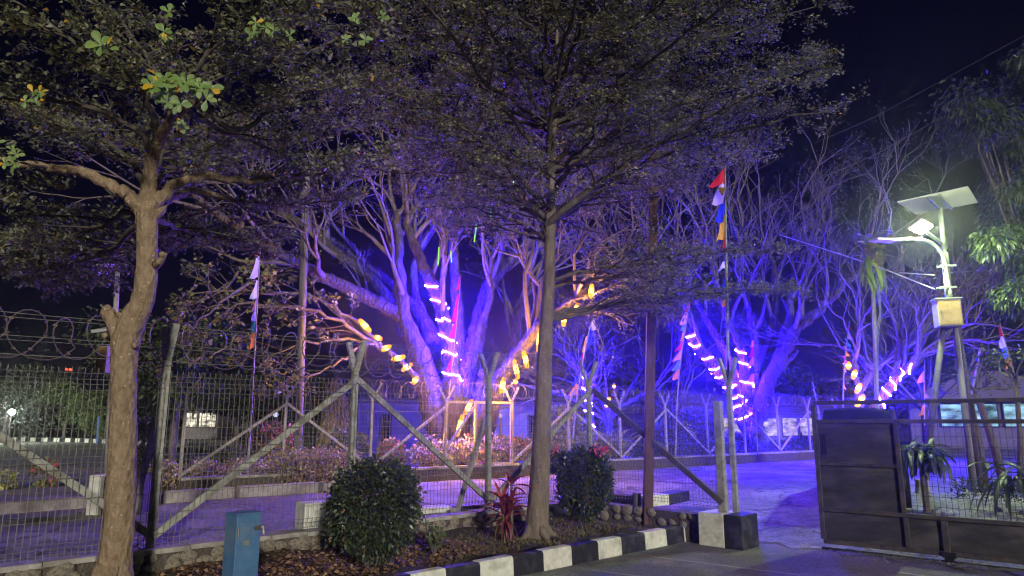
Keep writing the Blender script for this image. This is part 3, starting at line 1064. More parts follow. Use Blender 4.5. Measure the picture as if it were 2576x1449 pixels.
for k in range(len(fposts) - 1):
    if KS[k] == -1:
        continue
    up = KS[k] % 2 == 0
    brace(far_fence, "post_far", fposts[k], fposts[k + 1], ZF + (0.05 if up else 1.5), ZF + (1.5 if up else 0.05), -0.05, w=0.06, normal=FNN)
m = MB()
a, c = fposts[0], fposts[-1] + FD * 3
tot = (c - a).length
turns = int(tot / 0.19)
pts = []
for i in range(turns * 12):
    t = i / (turns * 12)
    an = i / 12 * 2 * math.pi
    pts.append(lerp(a, c, t) + FD * (0.10 * math.sin(an * 0.5)) + FNN * (0.2 * math.cos(an)) + Vector((0, 0, YARD + 2.24 + 0.03 * math.sin(t * 60) + 0.2 * math.sin(an))))
m.tube(pts, 0.006, 3, caps=False)
m.build("razor_coil", "razor", far_fence)
for z in (2.1, 2.42):
    m = MB()
    m.tube([fposts[0] + Vector((0, 0, YARD + z)), fposts[-1] + FD * 3 + Vector((0, 0, YARD + z))], 0.004, 3, caps=False)
    m.build("barbed_wire", "wire", far_fence)
# wicket gate leaf in the far fence
wk = thing("wicket_gate", fp(-1) + Vector((0, 0, ZF)), "pale framed wicket gate in the far fence left of the violet tree", "gate")
a, c = fp(-1) + FD * 0.85 - FNN * 0.06, fp(0) - FD * 0.03 - FNN * 0.06
m = MB()
for p in (a, c):
    m.beam(p + Vector((0, 0, ZF - 0.02)), p + Vector((0, 0, ZF + 1.62)), 0.07, 0.07, ref=FD)
for z in (0.02, 1.60):
    m.beam((a if z < 1 else fp(-1)) + Vector((0, 0, ZF + z)), c + Vector((0, 0, ZF + z)), 0.05, 0.06)
m.build("gate_frame", "post_far", wk)
m = MB()
wire_panel(m, fp(-1), c, ZF + 0.04, 1.5, 0.08, 0.004, [ZF + x for x in (0.1, 0.4, 0.7, 1.0, 1.3, 1.5)], nrm=FNN, fold=0.0)
m.build("mesh_panel", "wire", wk)
m = MB()
m.beam(fp(-1) - FNN * 0.05 + Vector((0, 0, ZF + 0.45)), a - FNN * 0.03 + Vector((0, 0, ZF + 1.55)), 0.05, 0.06)
m.build("brace", "post_far", wk)

# ------------------------------------------------------------------ beyond: park road with a black and white kerb
def far_kerb(name, label, pts_px, n, h):
    pts = [G(x, y, YARD) for x, y in pts_px]
    path = catmull(pts, 20)
    seglen = [0]
    for a, c in zip(path, path[1:]):
        seglen.append(seglen[-1] + (c - a).length)
    def at_len(s):
        for i in range(len(path) - 1):
            if seglen[i + 1] >= s:
                return lerp(path[i], path[i + 1], (s - seglen[i]) / (seglen[i + 1] - seglen[i]))
        return path[-1]
    q = [at_len(seglen[-1] * i / n) for i in range(n + 1)]
    block_row(name, label, "kerb", q, h, 0.22, ["paint_white", "paint_black"], YARD - 0.05, gap=0.01, piece="kerb_stone", bev=0.0)
far_kerb("park_kerb", "long black and white kerb beyond the far road, left of the tan trunk", [(-200, 1096), (0, 1108), (200, 1113), (400, 1122), (560, 1137)], 96, 0.33)
far_kerb("park_kerb", "short black and white kerb beyond the wicket gate", [(900, 1101), (1000, 1099), (1080, 1096)], 20, 0.30)
b = MB()
pp = [G(-400, 1108, YARD), G(0, 1112, YARD), G(400, 1126, YARD), G(900, 1140, YARD), G(900, 1165, YARD), G(420, 1160, YARD), G(0, 1175, YARD), G(-400, 1195, YARD)]
b.add([p + Vector((0, 0, 0.03)) for p in pp], [tuple(range(7, -1, -1))])
tag(b.build("park_road", "far_asphalt"), kind="structure")

# grit and broken bits along the far wall and in the gateway
C = []
for _ in range(1500):
    t = rng.uniform(.0, 8.0)
    q = F0 + FD * (FB * t) - FNN * (.2 + abs(rng.gauss(0, .35)))
    C.append((q.x, q.y, yard_z(q.x, q.y) + .012))
for _ in range(2600):
    q = PIER + LEG2 * rng.uniform(.3, 3.2) + N2 * rng.uniform(.2, 6.5)
    C.append((q.x, q.y, yard_z(q.x, q.y) + .010))
C = np.array(C)
tag(leaves("gravel", C, nrg.normal(size=C.shape) * [1, 1, .5], nrg.uniform(.008, .03, len(C)), "concrete", wid=.9, droop=0), kind="stuff")
# ================================================================== trees
def rot_about(v, axis, ang):
    return Matrix.Rotation(ang, 3, axis) @ v

def rand_perp(d):
    a = d.orthogonal().normalized()
    return rot_about(a, d, rng.uniform(0, 2 * math.pi))

def poly(p, d, L, n, jit, lift=0.0):
    """wandering line of n steps"""
    pts = [p.copy()]
    d = d.normalized()
    for i in range(n):
        d = (d + Vector((rng.gauss(0, jit), rng.gauss(0, jit), rng.gauss(0, jit) + lift))).normalized()
        pts.append(pts[-1] + d * (L / n))
    return pts, d

def dress(path, r0, wood, nodes, t0=0.25, step=0.24, length=(0.5, 1.25), flat=0.16, node_gap=0.10, density=1.0):
    """ketapang habit: flat side sprays with rosettes along a limb"""
    tot = sum((b - a).length for a, b in zip(path, path[1:]))
    acc, nxt, side = 0.0, tot * t0, 1
    for a, b in zip(path, path[1:]):
        seg = (b - a).length
        while acc + seg > nxt:
            t = nxt / tot
            p = lerp(a, b, (nxt - acc) / seg)
            d = (b - a).normalized()
            side = -side
            axis = Vector((0, 0, 1))
            dd = rot_about(d, axis, side * rng.uniform(R(35), R(85)))
            dd.z = dd.z * 0.4 + rng.gauss(0.05, flat)
            L = rng.uniform(*length) * (1.25 - 0.95 * t)
            pts, de = poly(p, dd, L, 4, 0.12)
            rr = r0 * (1 - t) * 0.3 + 0.006
            wood.tube(pts, radii(5, rr, 0.003), 4, caps=False)
            for q in range(1, 5):
                for _ in range(2):
                    if rng.random() < 0.85 * density:
                        sd = rot_about((pts[q] - pts[q - 1]).normalized(), axis, rng.choice((-1, 1)) * rng.uniform(R(20), R(80)))
                        sd.z += rng.gauss(0.06, flat)
                        sl = rng.uniform(0.16, 0.42) * (0.6 + 0.4 * L)
                        sp, _d = poly(pts[q], sd, sl, 2, 0.1)
                        wood.tube(sp, [0.004, 0.003, 0.002], 3, caps=False)
                        k = max(1, int(sl / node_gap))
                        for s in range(k + 1):
                            nodes.append((lerp(sp[0], sp[2], (s + rng.random() * 0.6) / (k + 0.6)), sd))
            nodes.append((pts[-1], de))
            nxt += step * rng.uniform(0.7, 1.3)
        acc += seg
    nodes.append((path[-1], (path[-1] - path[-2]).normalized()))

def rosettes(nodes, per, size, spread=0.02):
    """leaf rows from nodes: a whorl of blades at each node"""
    P = np.array([n[0] for n in nodes])
    T = np.array([n[1] for n in nodes])
    n = len(P)
    P = np.repeat(P, per, axis=0) + nrg.normal(size=(n * per, 3)) * spread
    T = unit(np.repeat(T, per, axis=0))
    a = nrg.uniform(0, 2 * np.pi, n * per)
    D = np.stack([np.cos(a), np.sin(a), nrg.normal(0.12, 0.4, n * per)], axis=1) + T * 0.6
    L = nrg.uniform(size * 0.65, size * 1.3, n * per)
    return P, D, L

def clusters_rnd(P, scale=0.9):
    """leaf tone: each leaf its own, plus sprays that lean lighter or darker"""
    k = np.sin(P[:, 0] * 3.1 / scale + 1.3 * np.sin(P[:, 2] * 2.3 / scale)) * np.sin(P[:, 1] * 2.7 / scale + P[:, 2] * 3.0 / scale)
    return np.clip(nrg.beta(2.0, 2.4, len(P)) * 0.85 + 0.10 * k + 0.03 + (nrg.random(len(P)) > 0.985) * 0.6, 0, 1)

# ------------------------------------------------------------------ tree beside the camera, tan trunk
TA = 6.4
treeA = thing("ketapang_tree", G(285, 1449, 0.25), "leafy tree with smooth tan trunk and a knobbly sawn fork at the left foreground", "tree")
m = MB()
ctrl = [((280, 1545, TA), .20), ((285, 1465, TA), .165), ((290, 1400, TA), .135), ((300, 1300, TA), .125), ((307, 1152, TA), .121), ((311, 996, TA), .110), ((312, 913, TA), .113), ((318, 850, TA), .128), ((336, 800, TA), .120),
        ((356, 765, TA), .104), ((367, 710, TA), .098), ((370, 640, TA), .092), ((370, 560, TA), .094), ((370, 515, TA), .098), ((373, 480, TA), .075), ((379, 430, 6.35), .064), ((384, 395, 6.3), .060), ((400, 350, 6.2), .052), ((430, 305, 6.0), .046), ((465, 272, 5.9), .040), ((510, 250, 5.85), .03)]
pts = catmull([W(*c[0]) for c in ctrl], 4)
rad = []
for i in range(len(ctrl) - 1):
    for k in range(4):
        rad.append(ctrl[i][1] + (ctrl[i + 1][1] - ctrl[i][1]) * k / 4)
rad.append(ctrl[-1][1])
rad = [r * (1 + 0.03 * math.sin(i * 1.9)) for i, r in enumerate(rad)]
m.tube(pts, rad, 18)
# sawn stub and old knots
s = catmull([W(312, 868, TA), W(292, 826, TA - .03), W(276, 796, TA - .05), W(266, 776, TA - .05)], 4)
m.tube(s, [.085, .085, .08, .075, .068, .062, .06, .06, .062, .066, .064, .058, .04], 12)
for (x, y, r, w) in ((270, 778, .045, 0), (408, 640, .030, 0), (300, 792, .028, 0), (338, 868, .03, 0), (264, 844, .03, 0)):
    m.ball(W(x, y, TA - .08), r, 8, 6)
m.tube([W(390, 668, TA - .02), W(405, 655, TA - .05), W(416, 636, TA - .06)], [.045, .032, .022], 8)
m.tube([W(295, 1440, TA - .05), W(250, 1440, TA - .12), W(232, 1475, TA - .15)], [.10, .085, .05], 10)
m.build("trunk", "bark_tan", treeA, smooth=True)
limbsA = [
    ([(368, 585, TA), (360, 535, TA), (335, 502, 6.35), (280, 465, 6.3), (200, 435, 6.2), (115, 420, 6.0), (0, 400, 5.8), (-160, 370, 5.6)], .088, .52),
    ([(371, 580, TA), (380, 530, TA), (405, 497, 6.45), (450, 460, 6.5), (525, 447, 6.7), (650, 452, 7.0), (800, 435, 7.4), (980, 390, 7.8)], .078, .46),
    ([(371, 600, TA), (382, 552, TA), (405, 520, 6.5), (440, 492, 6.7), (490, 480, 7.0), (600, 505, 7.5), (720, 520, 8.1), (880, 500, 9.0)], .062, .42),
    ([(465, 272, 5.9), (505, 252, 5.85), (550, 230, 5.8), (650, 165, 5.8), (780, 125, 5.8), (960, 50, 5.9)], .036, .12),
    ([(398, 355, 6.2), (372, 260, 5.9), (355, 215, 5.7), (310, 185, 5.5), (270, 145, 5.3), (190, 105, 5.2), (100, 45, 5.1), (-60, -50, 5.0)], .034, .2),
    ([(362, 560, TA), (325, 530, 6.7), (240, 575, 7.4), (120, 600, 8.1), (-20, 625, 8.8)], .036, .2),
    ([(372, 500, TA), (395, 420, 7.0), (440, 350, 7.9), (560, 300, 8.8), (700, 270, 9.4)], .04, .2),
    ([(370, 490, TA), (330, 410, 7.1), (220, 335, 8.1), (80, 300, 9.1)], .04, .2),
    ([(430, 305, 6.0), (445, 250, 5.5), (490, 170, 5.2), (600, 60, 5.0), (700, -40, 4.9)], .03, .3),
    ([(380, 545, TA), (440, 570, 7.4), (540, 600, 8.4), (680, 640, 9.6)], .036, .2),
    ([(360, 545, TA), (290, 620, 7.4), (160, 668, 8.6), (20, 690, 9.6)], .036, .2),
    ([(360, 540, TA), (310, 560, 7.6), (230, 650, 9.0), (120, 720, 10.0)], .03, .25),
    ([(385, 400, 6.3), (350, 330, 6.1), (230, 270, 5.9), (90, 250, 5.8), (-60, 240, 5.6)], .034, .2),
    ([(430, 305, 6.0), (400, 200, 6.4), (330, 90, 6.9), (250, -20, 7.2)], .03, .2),
    ([(465, 272, 5.9), (560, 330, 6.6), (680, 350, 7.3), (830, 330, 8.0)], .028, .2),
    ([(465, 272, 5.9), (600, 120, 6.6), (760, 20, 7.2), (900, -60, 7.6)], .03, .2),
    ([(500, 250, 5.9), (600, 330, 6.2), (720, 240, 6.8), (880, 200, 7.6), (1010, 190, 8.4)], .03, .25),
    ([(374, 500, TA), (430, 430, 7.4), (520, 390, 8.6), (700, 380, 9.8)], .032, .25),
]
wood, main = MB(), MB()
nodes = []
for li, (px, r0, tt) in enumerate(limbsA):
    path = catmull([W(*p) for p in px], 5)
    for i in range(1, len(path) - 1):
        path[i] = path[i] + Vector((rng.gauss(0, .012), rng.gauss(0, .012), rng.gauss(0, .012)))
    (main if li < 3 else wood).tube(path, radii(len(path), r0, 0.008, 0.8), 9, caps=False)
    dress(path, r0, wood, nodes, t0=tt, step=0.15, length=(0.45, 1.2), node_gap=0.085)
main.build("main_limbs", "bark_tan", treeA, smooth=True)
wood.build("limbs", "bark_limb", treeA, smooth=True)
P, D, L = rosettes(nodes, 6, 0.056, .03)
leaves("crown", P, D, L, "leaf_ketapang", treeA, wid=0.5, shape=0.66, tumble=1.1, rounded=True, rnd=clusters_rnd(P))
# the large near leaves hanging into the light, one by one
big = []
def sprig(px, py, d, n, spread_px, size, tw=0.0):
    base = W(px, py, d)
    for _ in range(n):
        c = W(px + rng.gauss(0, spread_px), py + rng.gauss(0, spread_px * 0.75), d + rng.gauss(0, 0.10))
        a0 = rng.uniform(0, 6.28)
        for k in range(rng.choice((4, 5, 6))):
            a = a0 + k * 1.15 + rng.uniform(-.3, .3)
            big.append((c, Vector((math.cos(a), 0.3 * math.sin(2 * a), math.sin(a))) + Vector((0, -.1, .05)), size * rng.uniform(.65, 1.2)))
sprig(445, 225, 5.05, 13, 30, 0.082)
sprig(395, 205, 5.0, 6, 17, 0.09)
sprig(510, 235, 5.1, 6, 18, 0.088)
sprig(262, 122, 4.6, 2, 10, 0.105)
sprig(450, 315, 5.3, 3, 12, 0.06)
sprig(655, 60, 4.9, 6, 40, 0.066)
sprig(25, 400, 5.0, 5, 22, 0.062)
sprig(75, 245, 5.1, 5, 34, 0.06)
sprig(880, 60, 5.2, 5, 34, 0.06)
sprig(430, 95, 4.8, 3, 30, 0.07)
big = big[:290]
for i, (c, d, l) in enumerate(big):
    d = d.normalized()
    s = d.cross(Vector((.1, -1, .25)) + Vector((rng.gauss(0, .25), rng.gauss(0, .25), rng.gauss(0, .25)))).normalized()
    nn = s.cross(d)
    w = l * 0.27
    o0 = ORG[treeA.name]
    prof = [(0, .04), (.3, .45), (.62, 1.0), (.86, .8), (1.0, .12)]
    V = []
    for t, k in prof:
        bend = -nn * (l * .12 * t * t)
        V += [c + d * (l * t) - s * (w * k) + nn * (w * k * .3) + bend, c + d * (l * t) + bend, c + d * (l * t) + s * (w * k) + nn * (w * k * .3) + bend]
    F = []
    for q in range(4):
        F += [(q * 3, q * 3 + 1, q * 3 + 4, q * 3 + 3), (q * 3 + 1, q * 3 + 2, q * 3 + 5, q * 3 + 4)]
    np_mesh("leaf", V, F, "leaf_bright", treeA, np.full(len(V), rng.random() * .86 if rng.random() > .05 else 1.0), smooth=True)

# ------------------------------------------------------------------ tree in the bed, middle
TB = 10.1
treeB = thing("ketapang_tree", G(1350, 1345, 0.25), "straight slim tree with tiered small-leaved crown in the bed between the two clipped shrubs", "tree")
m = MB()
ctrl = [((1350, 1352, TB), 0.194), ((1351, 1330, TB), 0.171), ((1354, 1270, TB), 0.151), ((1359, 1180, TB), 0.137), ((1365, 1050, TB), 0.124), ((1369, 930, TB), 0.113), ((1374, 820, TB), 0.101), ((1381, 720, TB), 0.086), ((1383, 620, TB), 0.079),
        ((1385, 540, TB), 0.083), ((1387, 480, TB), 0.045), ((1393, 360, TB), 0.036), ((1398, 220, TB), 0.030), ((1402, 60, TB), 0.024), ((1405, -120, TB), 0.017), ((1408, -260, TB), 0.009)]
pts = catmull([W(*c[0]) for c in ctrl], 4)
rad = []
for i in range(len(ctrl) - 1):
    for k in range(4):
        rad.append(ctrl[i][1] + (ctrl[i + 1][1] - ctrl[i][1]) * k / 4)
rad.append(ctrl[-1][1])
m.tube(pts, rad, 16)
for a in (0.2, 1.3, 2.6, 3.9, 5.2):
    b0 = pts[0]
    m.tube([b0 + Vector((.10 * math.cos(a), .10 * math.sin(a), .17)), b0 + Vector((.2 * math.cos(a), .2 * math.sin(a), .05)), b0 + Vector((.34 * math.cos(a), .34 * math.sin(a), -.03))], [.07, .05, .02], 7)
m.build("trunk", "bark_grey", treeB, smooth=True)
wood, nodes = MB(), []
def tier(zs, ze, rmax, azs, r0, mid=0.5):
    for az in azs:
        az = R(az + rng.uniform(-8, 8))
        rr = rmax * rng.uniform(.82, 1.08)
        c = Vector((pts[24].x, pts[24].y, 0))
        dirv = Vector((math.cos(az), math.sin(az), 0))
        zz = zs + rng.uniform(-.1, .1)
        p = [c + dirv * .03 + Vector((0, 0, zz)), c + dirv * (rr * .25) + Vector((0, 0, lerp(zz, ze, .42))), c + dirv * (rr * .55) + Vector((0, 0, lerp(zz, ze, .78))), c + dirv * rr + Vector((0, 0, ze + rng.uniform(-.12, .12)))]
        path = catmull(p, 6)
        for i in range(1, len(path)):
            path[i] = path[i] + Vector((rng.gauss(0, .03), rng.gauss(0, .03), rng.gauss(0, .02)))
        wood.tube(path, radii(len(path), r0, .007, .8), 7, caps=False)
        dress(path, r0, wood, nodes, t0=.22, step=.17, length=(.5, 1.35), flat=.07, node_gap=.11)
tier(3.35, 3.72, 3.5, (0, 18, 38), .035)
tier(3.8, 4.25, 3.2, (-6, 12, 32), .03)
tier(4.55, 4.9, 2.0, (150, 195, 250), .03)
tier(4.75, 6.0, 4.0, (-38, -12, 14, 40, 75, 110), .062)
tier(4.9, 5.7, 3.2, (140, 172, 205, 240, 285), .045)
tier(5.5, 6.75, 4.5, (-48, -22, 4, 26, 55, 92, 130, 165, 200, 238, 275), .045)
tier(6.3, 7.3, 4.1, (-60, -30, -5, 20, 50, 90, 135, 170, 205, 245, 290), .04)
tier(7.1, 8.0, 3.7, (-50, -15, 10, 45, 85, 130, 175, 215, 260, 300), .036)
tier(7.9, 8.8, 3.0, (-40, 0, 40, 90, 140, 190, 240, 290), .03)
wood.build("limbs", "bark_limb", treeB, smooth=True)
P, D, L = rosettes(nodes, 6, 0.047, .035)
leaves("crown", P, D, L, "leaf_ketapang", treeB, wid=.5, shape=.64, tumble=1.1, rnd=clusters_rnd(P, 1.2))

# ------------------------------------------------------------------ bare spreading trees
def sprout(wood, tips, p, d, L, r, lev, spread=.55, lift=.05, jit=.12, kids=(2, 3), shrink=.72):
    pts, de = poly(p, d, L, 4, jit, lift)
    r1 = r * .64
    wood.tube(pts, radii(5, r, r1), 5 if r > .03 else 4 if r > .012 else 3, caps=False)
    if lev == 0:
        tips.append((pts[-1], de))
        tips.append((pts[-2], de))
        return
    for k in range(rng.randint(*kids)):
        ax = rand_perp(de)
        nd = rot_about(de, ax, rng.uniform(.35, 1.0) * spread * 1.3)
        q = pts[-1] if k < 2 else pts[rng.choice((2, 3))]
        sprout(wood, tips, q, nd, L * shrink * rng.uniform(.8, 1.15), r1 * (1 if k == 0 else .8), lev - 1, spread, lift, jit, kids, shrink)

def limb(wood, px, widths, n=9, jit=.0):
    """thick limb through survey points, px: (x, y, distance); widths in the sheet's pixels"""
    path = catmull([W(*p) for p in px], 5)
    ds = [p[2] for p in px]
    rr = []
    for i in range(len(px) - 1):
        for k in range(5):
            t = k / 5
            rr.append((widths[i] + (widths[i + 1] - widths[i]) * t) * .5 * (ds[i] + (ds[i + 1] - ds[i]) * t) / FPX)
    rr.append(widths[-1] * .5 * ds[-1] / FPX)
    rr = [r * (1 + .06 * math.sin(i * 2.1 + len(px))) for i, r in enumerate(rr)]
    if jit:
        for i in range(1, len(path) - 1):
            path[i] = path[i] + Vector((rng.gauss(0, jit), rng.gauss(0, jit), rng.gauss(0, jit)))
    wood.tube(path, rr, n)
    return path, rr

def coil(mb, path, rr, i0, i1, turns, r, off=.02, n=16):
    """rope light wound round a limb between path stations"""
    pts = []
    k = int(turns * n)
    for i in range(k + 1):
        t = i0 + (i1 - i0) * i / k
        j = min(int(t), len(path) - 2)
        c = lerp(path[j], path[j + 1], t - j)
        rad_ = rr[j] + (rr[j + 1] - rr[j]) * (t - j) + off
        d = (path[j + 1] - path[j]).normalized()
        s = d.cross(Vector((0, 1, 0.05))).normalized()
        u = s.cross(d).normalized()
        a = i / n * 2 * math.pi + .5 * math.sin(i * .37) + .3 * math.sin(i * .13 + 1)
        pts.append(c + (s * math.cos(a) + u * math.sin(a)) * rad_)
    lit, dark, run = [], [], []
    for i, p in enumerate(pts):
        an = (i / n * 2 * math.pi + .5 * math.sin(i * .37) + .3 * math.sin(i * .13 + 1)) % (2 * math.pi)
        on = abs(an - math.pi * 1.5) < 1.1 or abs(an - math.pi * .5) < 1.0
        if run and on != run[0]:
            (lit if run[0] else dark).append(run[1] + [p])
            run = [on, [p]]
        elif run:
            run[1].append(p)
        else:
            run = [on, [p]]
    (lit if run[0] else dark).append(run[1])
    for q in lit:
        if len(q) > 1:
            mb.tube(q, r, 6)
    return [q for q in dark if len(q) > 1]

def string_lamps(parent, lamps, d, mat="led_warm", r=.03, nm="lamp_tube", cable=True, watts=260.0):
    """tubular lamps: (x0, y0, x1, y1) ends on the survey sheet, hung on one cable"""
    ends = []
    for (x0, y0, x1, y1, *dd) in lamps:
        q = d + (dd[0] if dd else 0)
        a, c = W(x0, y0, q), W(x1, y1, q)
        mb = MB()
        u = (c - a).normalized()
        if mat == "led_warm":
            mb.tube([a - u * r * .7, a, lerp(a, c, .28), lerp(a, c, .72), c, c + u * r * .7], [r * .45, r, r * 1.05, r * 1.05, r, r * .45], 8)
            lo_ = mb.build(nm, mat, parent, smooth=True)
            mb = MB()
            mb.tube([lerp(a, c, .22), lerp(a, c, .3), lerp(a, c, .5), lerp(a, c, .7), lerp(a, c, .78)], [r * 1.0, r * 1.09, r * 1.12, r * 1.09, r * 1.0], 8)
            mb.build("lamp_core", "led_core", lo_, smooth=True)
        else:
            mb.tube([a - u * r * .6, a, lerp(a, c, .5), c, c + u * r * .6], [r * .55, r, r * 1.05, r, r * .55], 8)
            lo_ = mb.build(nm, mat, parent, smooth=True)
        if watts:
            ld = bpy.data.lights.new("lamp_light", 'POINT')
            ld.energy = watts * max((c - a).length, .15)
            ld.color = (1.0, 0.42, 0.06)
            ld.shadow_soft_size = .06
            lob = bpy.data.objects.new("lamp_light", ld)
            COL.objects.link(lob)
            lob.parent = parent
            lob.location = (a + c) / 2 + Vector((0, -.14, -.05)) - ORG[parent.name]
        ends.append((a, c))
    if cable:
        mb = MB()
        for (a0, c0), (a1, c1) in zip(ends, ends[1:]):
            mid = lerp(c0, a1, .5) - Vector((0, 0, .06))
            mb.tube([c0, mid, a1], .007, 4)
        mb.build("cable", "cable", parent)

# --- the big violet tree
TC = 20.6
treeC = thing("rain_tree", G(1180, 1188, YARD), "huge many-stemmed tree glowing violet in the centre behind the far fence", "tree")
wood, tips = MB(), []
pC = {}
stems = {
    "base": ([(1168, 1200, TC), (1165, 1150, TC), (1160, 1095, TC), (1155, 1040, TC), (1150, 1000, TC)], [130, 108, 96, 90, 84]),
    "s1": ([(1135, 1130, TC - .2), (1110, 1060, TC - .3), (1088, 1005, TC - .4), (1050, 890, TC - .6), (1015, 800, TC - .8), (1006, 720, TC - .8), (1002, 620, TC - .8), (1001, 530, TC - .9)], [95, 85, 76, 58, 44, 34, 26, 20]),
    "s1b": ([(1020, 815, TC - .7), (1000, 790, TC - .8), (942, 757, TC - 1.1), (866, 722, TC - 1.6), (800, 690, TC - 2.2), (690, 630, TC - 3.2), (560, 545, TC - 4.2), (480, 480, TC - 5)], [44, 40, 36, 33, 30, 26, 20, 14]),
    "s1c": ([(1030, 850, TC - .5), (990, 775, TC - .2), (930, 700, TC), (850, 640, TC + .3), (770, 570, TC + .5), (640, 500, TC + .8)], [38, 34, 30, 28, 24, 16]),
    "s1d": ([(1080, 860, TC - .2), (1060, 800, TC), (1000, 730, TC + .3), (910, 660, TC + .6), (820, 600, TC + .8), (700, 560, TC + 1)], [36, 30, 26, 24, 22, 16]),
    "s2": ([(1143, 1100, TC - .5), (1142, 1010, TC - .6), (1138, 930, TC - .7), (1127, 850, TC - .8), (1108, 775, TC - .9), (1080, 705, TC - 1), (1045, 620, TC - 1), (1020, 560, TC - .9)], [80, 62, 46, 40, 36, 32, 26, 20]),
    "s3": ([(1165, 1080, TC), (1175, 1000, TC), (1188, 890, TC + .1), (1203, 820, TC + .2), (1220, 750, TC + .3), (1250, 690, TC + .4), (1312, 628, TC + .5), (1370, 560, TC + .6), (1430, 470, TC + .8)], [90, 62, 46, 42, 38, 33, 28, 24, 18]),
    "s4": ([(1158, 980, TC + .2), (1155, 890, TC + .2), (1150, 775, TC + .2), (1146, 700, TC + .1), (1142, 600, TC), (1150, 480, TC), (1180, 380, TC)], [50, 38, 30, 27, 25, 20, 14]),
    "s5": ([(1190, 1130, TC - .1), (1215, 1050, TC - .3), (1235, 1000, TC - .5), (1268, 945, TC - .9), (1300, 898, TC - 1.3), (1334, 850, TC - 1.7), (1362, 815, TC - 2), (1420, 770, TC - 2.6), (1490, 712, TC - 3.2)], [85, 75, 62, 42, 36, 30, 26, 22, 15]),
    "s6": ([(1225, 1010, TC + .4), (1260, 960, TC + .7), (1290, 880, TC + 1), (1300, 800, TC + 1.2), (1330, 700, TC + 1.4)], [40, 34, 28, 24, 18]),
    "s7": ([(1205, 1010, TC - .4), (1212, 970, TC - .5), (1217, 936, TC - .6)], [34, 26, 22]),
    "s8": ([(1190, 870, TC + .1), (1230, 760, TC - .4), (1232, 700, TC - .6), (1236, 640, TC - .8)], [20, 17, 15, 12]),
    "s9": ([(1105, 860, TC + .3), (1050, 760, TC + .8), (1045, 660, TC + 1.2), (1100, 560, TC + 1.5)], [28, 24, 20, 16]),
}
for k, (px, wd) in stems.items():
    pC[k] = limb(wood, px, wd, 14 if wd[0] > 60 else 10, jit=.02)
for a in (0.1, 1.0, 1.9, 2.7, 3.5, 4.4, 5.3):
    b0 = W(1165, 1170, TC)
    dv = Vector((math.cos(a), math.sin(a), 0))
    wood.tube([b0 + dv * .28 + Vector((0, 0, .6)), b0 + dv * .75 + Vector((0, 0, .1)), b0 + dv * 1.3 + Vector((0, 0, -.25))], [.30, .22, .09], 8)
trunkC = wood.build("trunk", "bark_rain", treeC, smooth=True)
wood = MB()
for k in ("s1", "s1b", "s1c", "s1d", "s2", "s3", "s4", "s5", "s6", "s8", "s9"):
    path, rr = pC[k]
    n = len(path)
    for i in range(int(n * .55), n, 3):
        d = (path[min(i + 1, n - 1)] - path[i - 1]).normalized()
        for _ in range(1 if i < n - 4 else 3):
            nd = rot_about(d, rand_perp(d), rng.uniform(.4, 1.0))
            nd.z += .25
            sprout(wood, tips, path[i], nd.normalized(), rng.uniform(1.0, 1.9), min(rr[i] * .6, .09), 3, lift=.03)
wood.build("limbs", "bark_twig", treeC, smooth=True)
P, D, L = rosettes(tips, 6, .085, .14)
leaves("crown", P, D, L, "leaf_feather", treeC, wid=.45, rnd=clusters_rnd(P, 2))
# sawn face of the stub
m = MB()
pt = pC["s7"][0][-1]
m.tube([pt + Vector((0, 0, .0)), pt + Vector((0, -.03, .035))], [.135, .13], 12)
m.build("sawn_face", "wall_pale", trunkC)

# low leafy sprays reaching left from the violet tree
wood, nodes = MB(), []
for px, w in (([(1075, 985, TC - .6), (1000, 905, TC - 1.2), (920, 850, TC - 2), (800, 790, TC - 3), (660, 770, TC - 4), (520, 775, TC - 5)], [16, 14, 11, 9, 7, 4]),
              ([(960, 875, TC - 1.6), (880, 800, TC - 2), (780, 745, TC - 2.6), (650, 735, TC - 3.4), (480, 740, TC - 4.5)], [12, 10, 9, 7, 4]),
              ([(940, 865, TC - 1.8), (860, 850, TC - 2.3), (760, 868, TC - 3), (640, 905, TC - 3.6)], [10, 8, 6, 3]),
              ([(900, 840, TC - 2), (840, 780, TC - 1.6), (790, 720, TC - 1.2), (740, 660, TC - 1)], [9, 8, 6, 4]),
              ([(640, 705, TC - 4), (560, 760, TC - 5), (500, 800, TC - 6), (455, 850, TC - 6.5)], [8, 7, 5, 3]),
              ([(930, 860, TC - 1.9), (870, 900, TC - 2.6), (800, 940, TC - 3), (730, 950, TC - 3.2)], [8, 6, 5, 3])):
    path, rr = limb(wood, px, w, 6, jit=.04)
    n = len(path)
    for i in range(11, n):
        d = (path[min(i + 1, n - 1)] - path[i - 1]).normalized()
        for _ in range(2):
            sprout(wood, nodes, path[i], rot_about(d, rand_perp(d), rng.uniform(.5, 1.1)), rng.uniform(.35, .75), .014, 1, lift=.02)
wood.build("low_branches", "bark_twig", treeC, smooth=True)
nodes = [nd for nd in nodes if rng.random() < .55]
P, D, L = rosettes(nodes, 6, .15, .05)
leaves("leaf_sprays", P, D, L, "leaf_lime", treeC, wid=.5, rnd=clusters_rnd(P, 2))

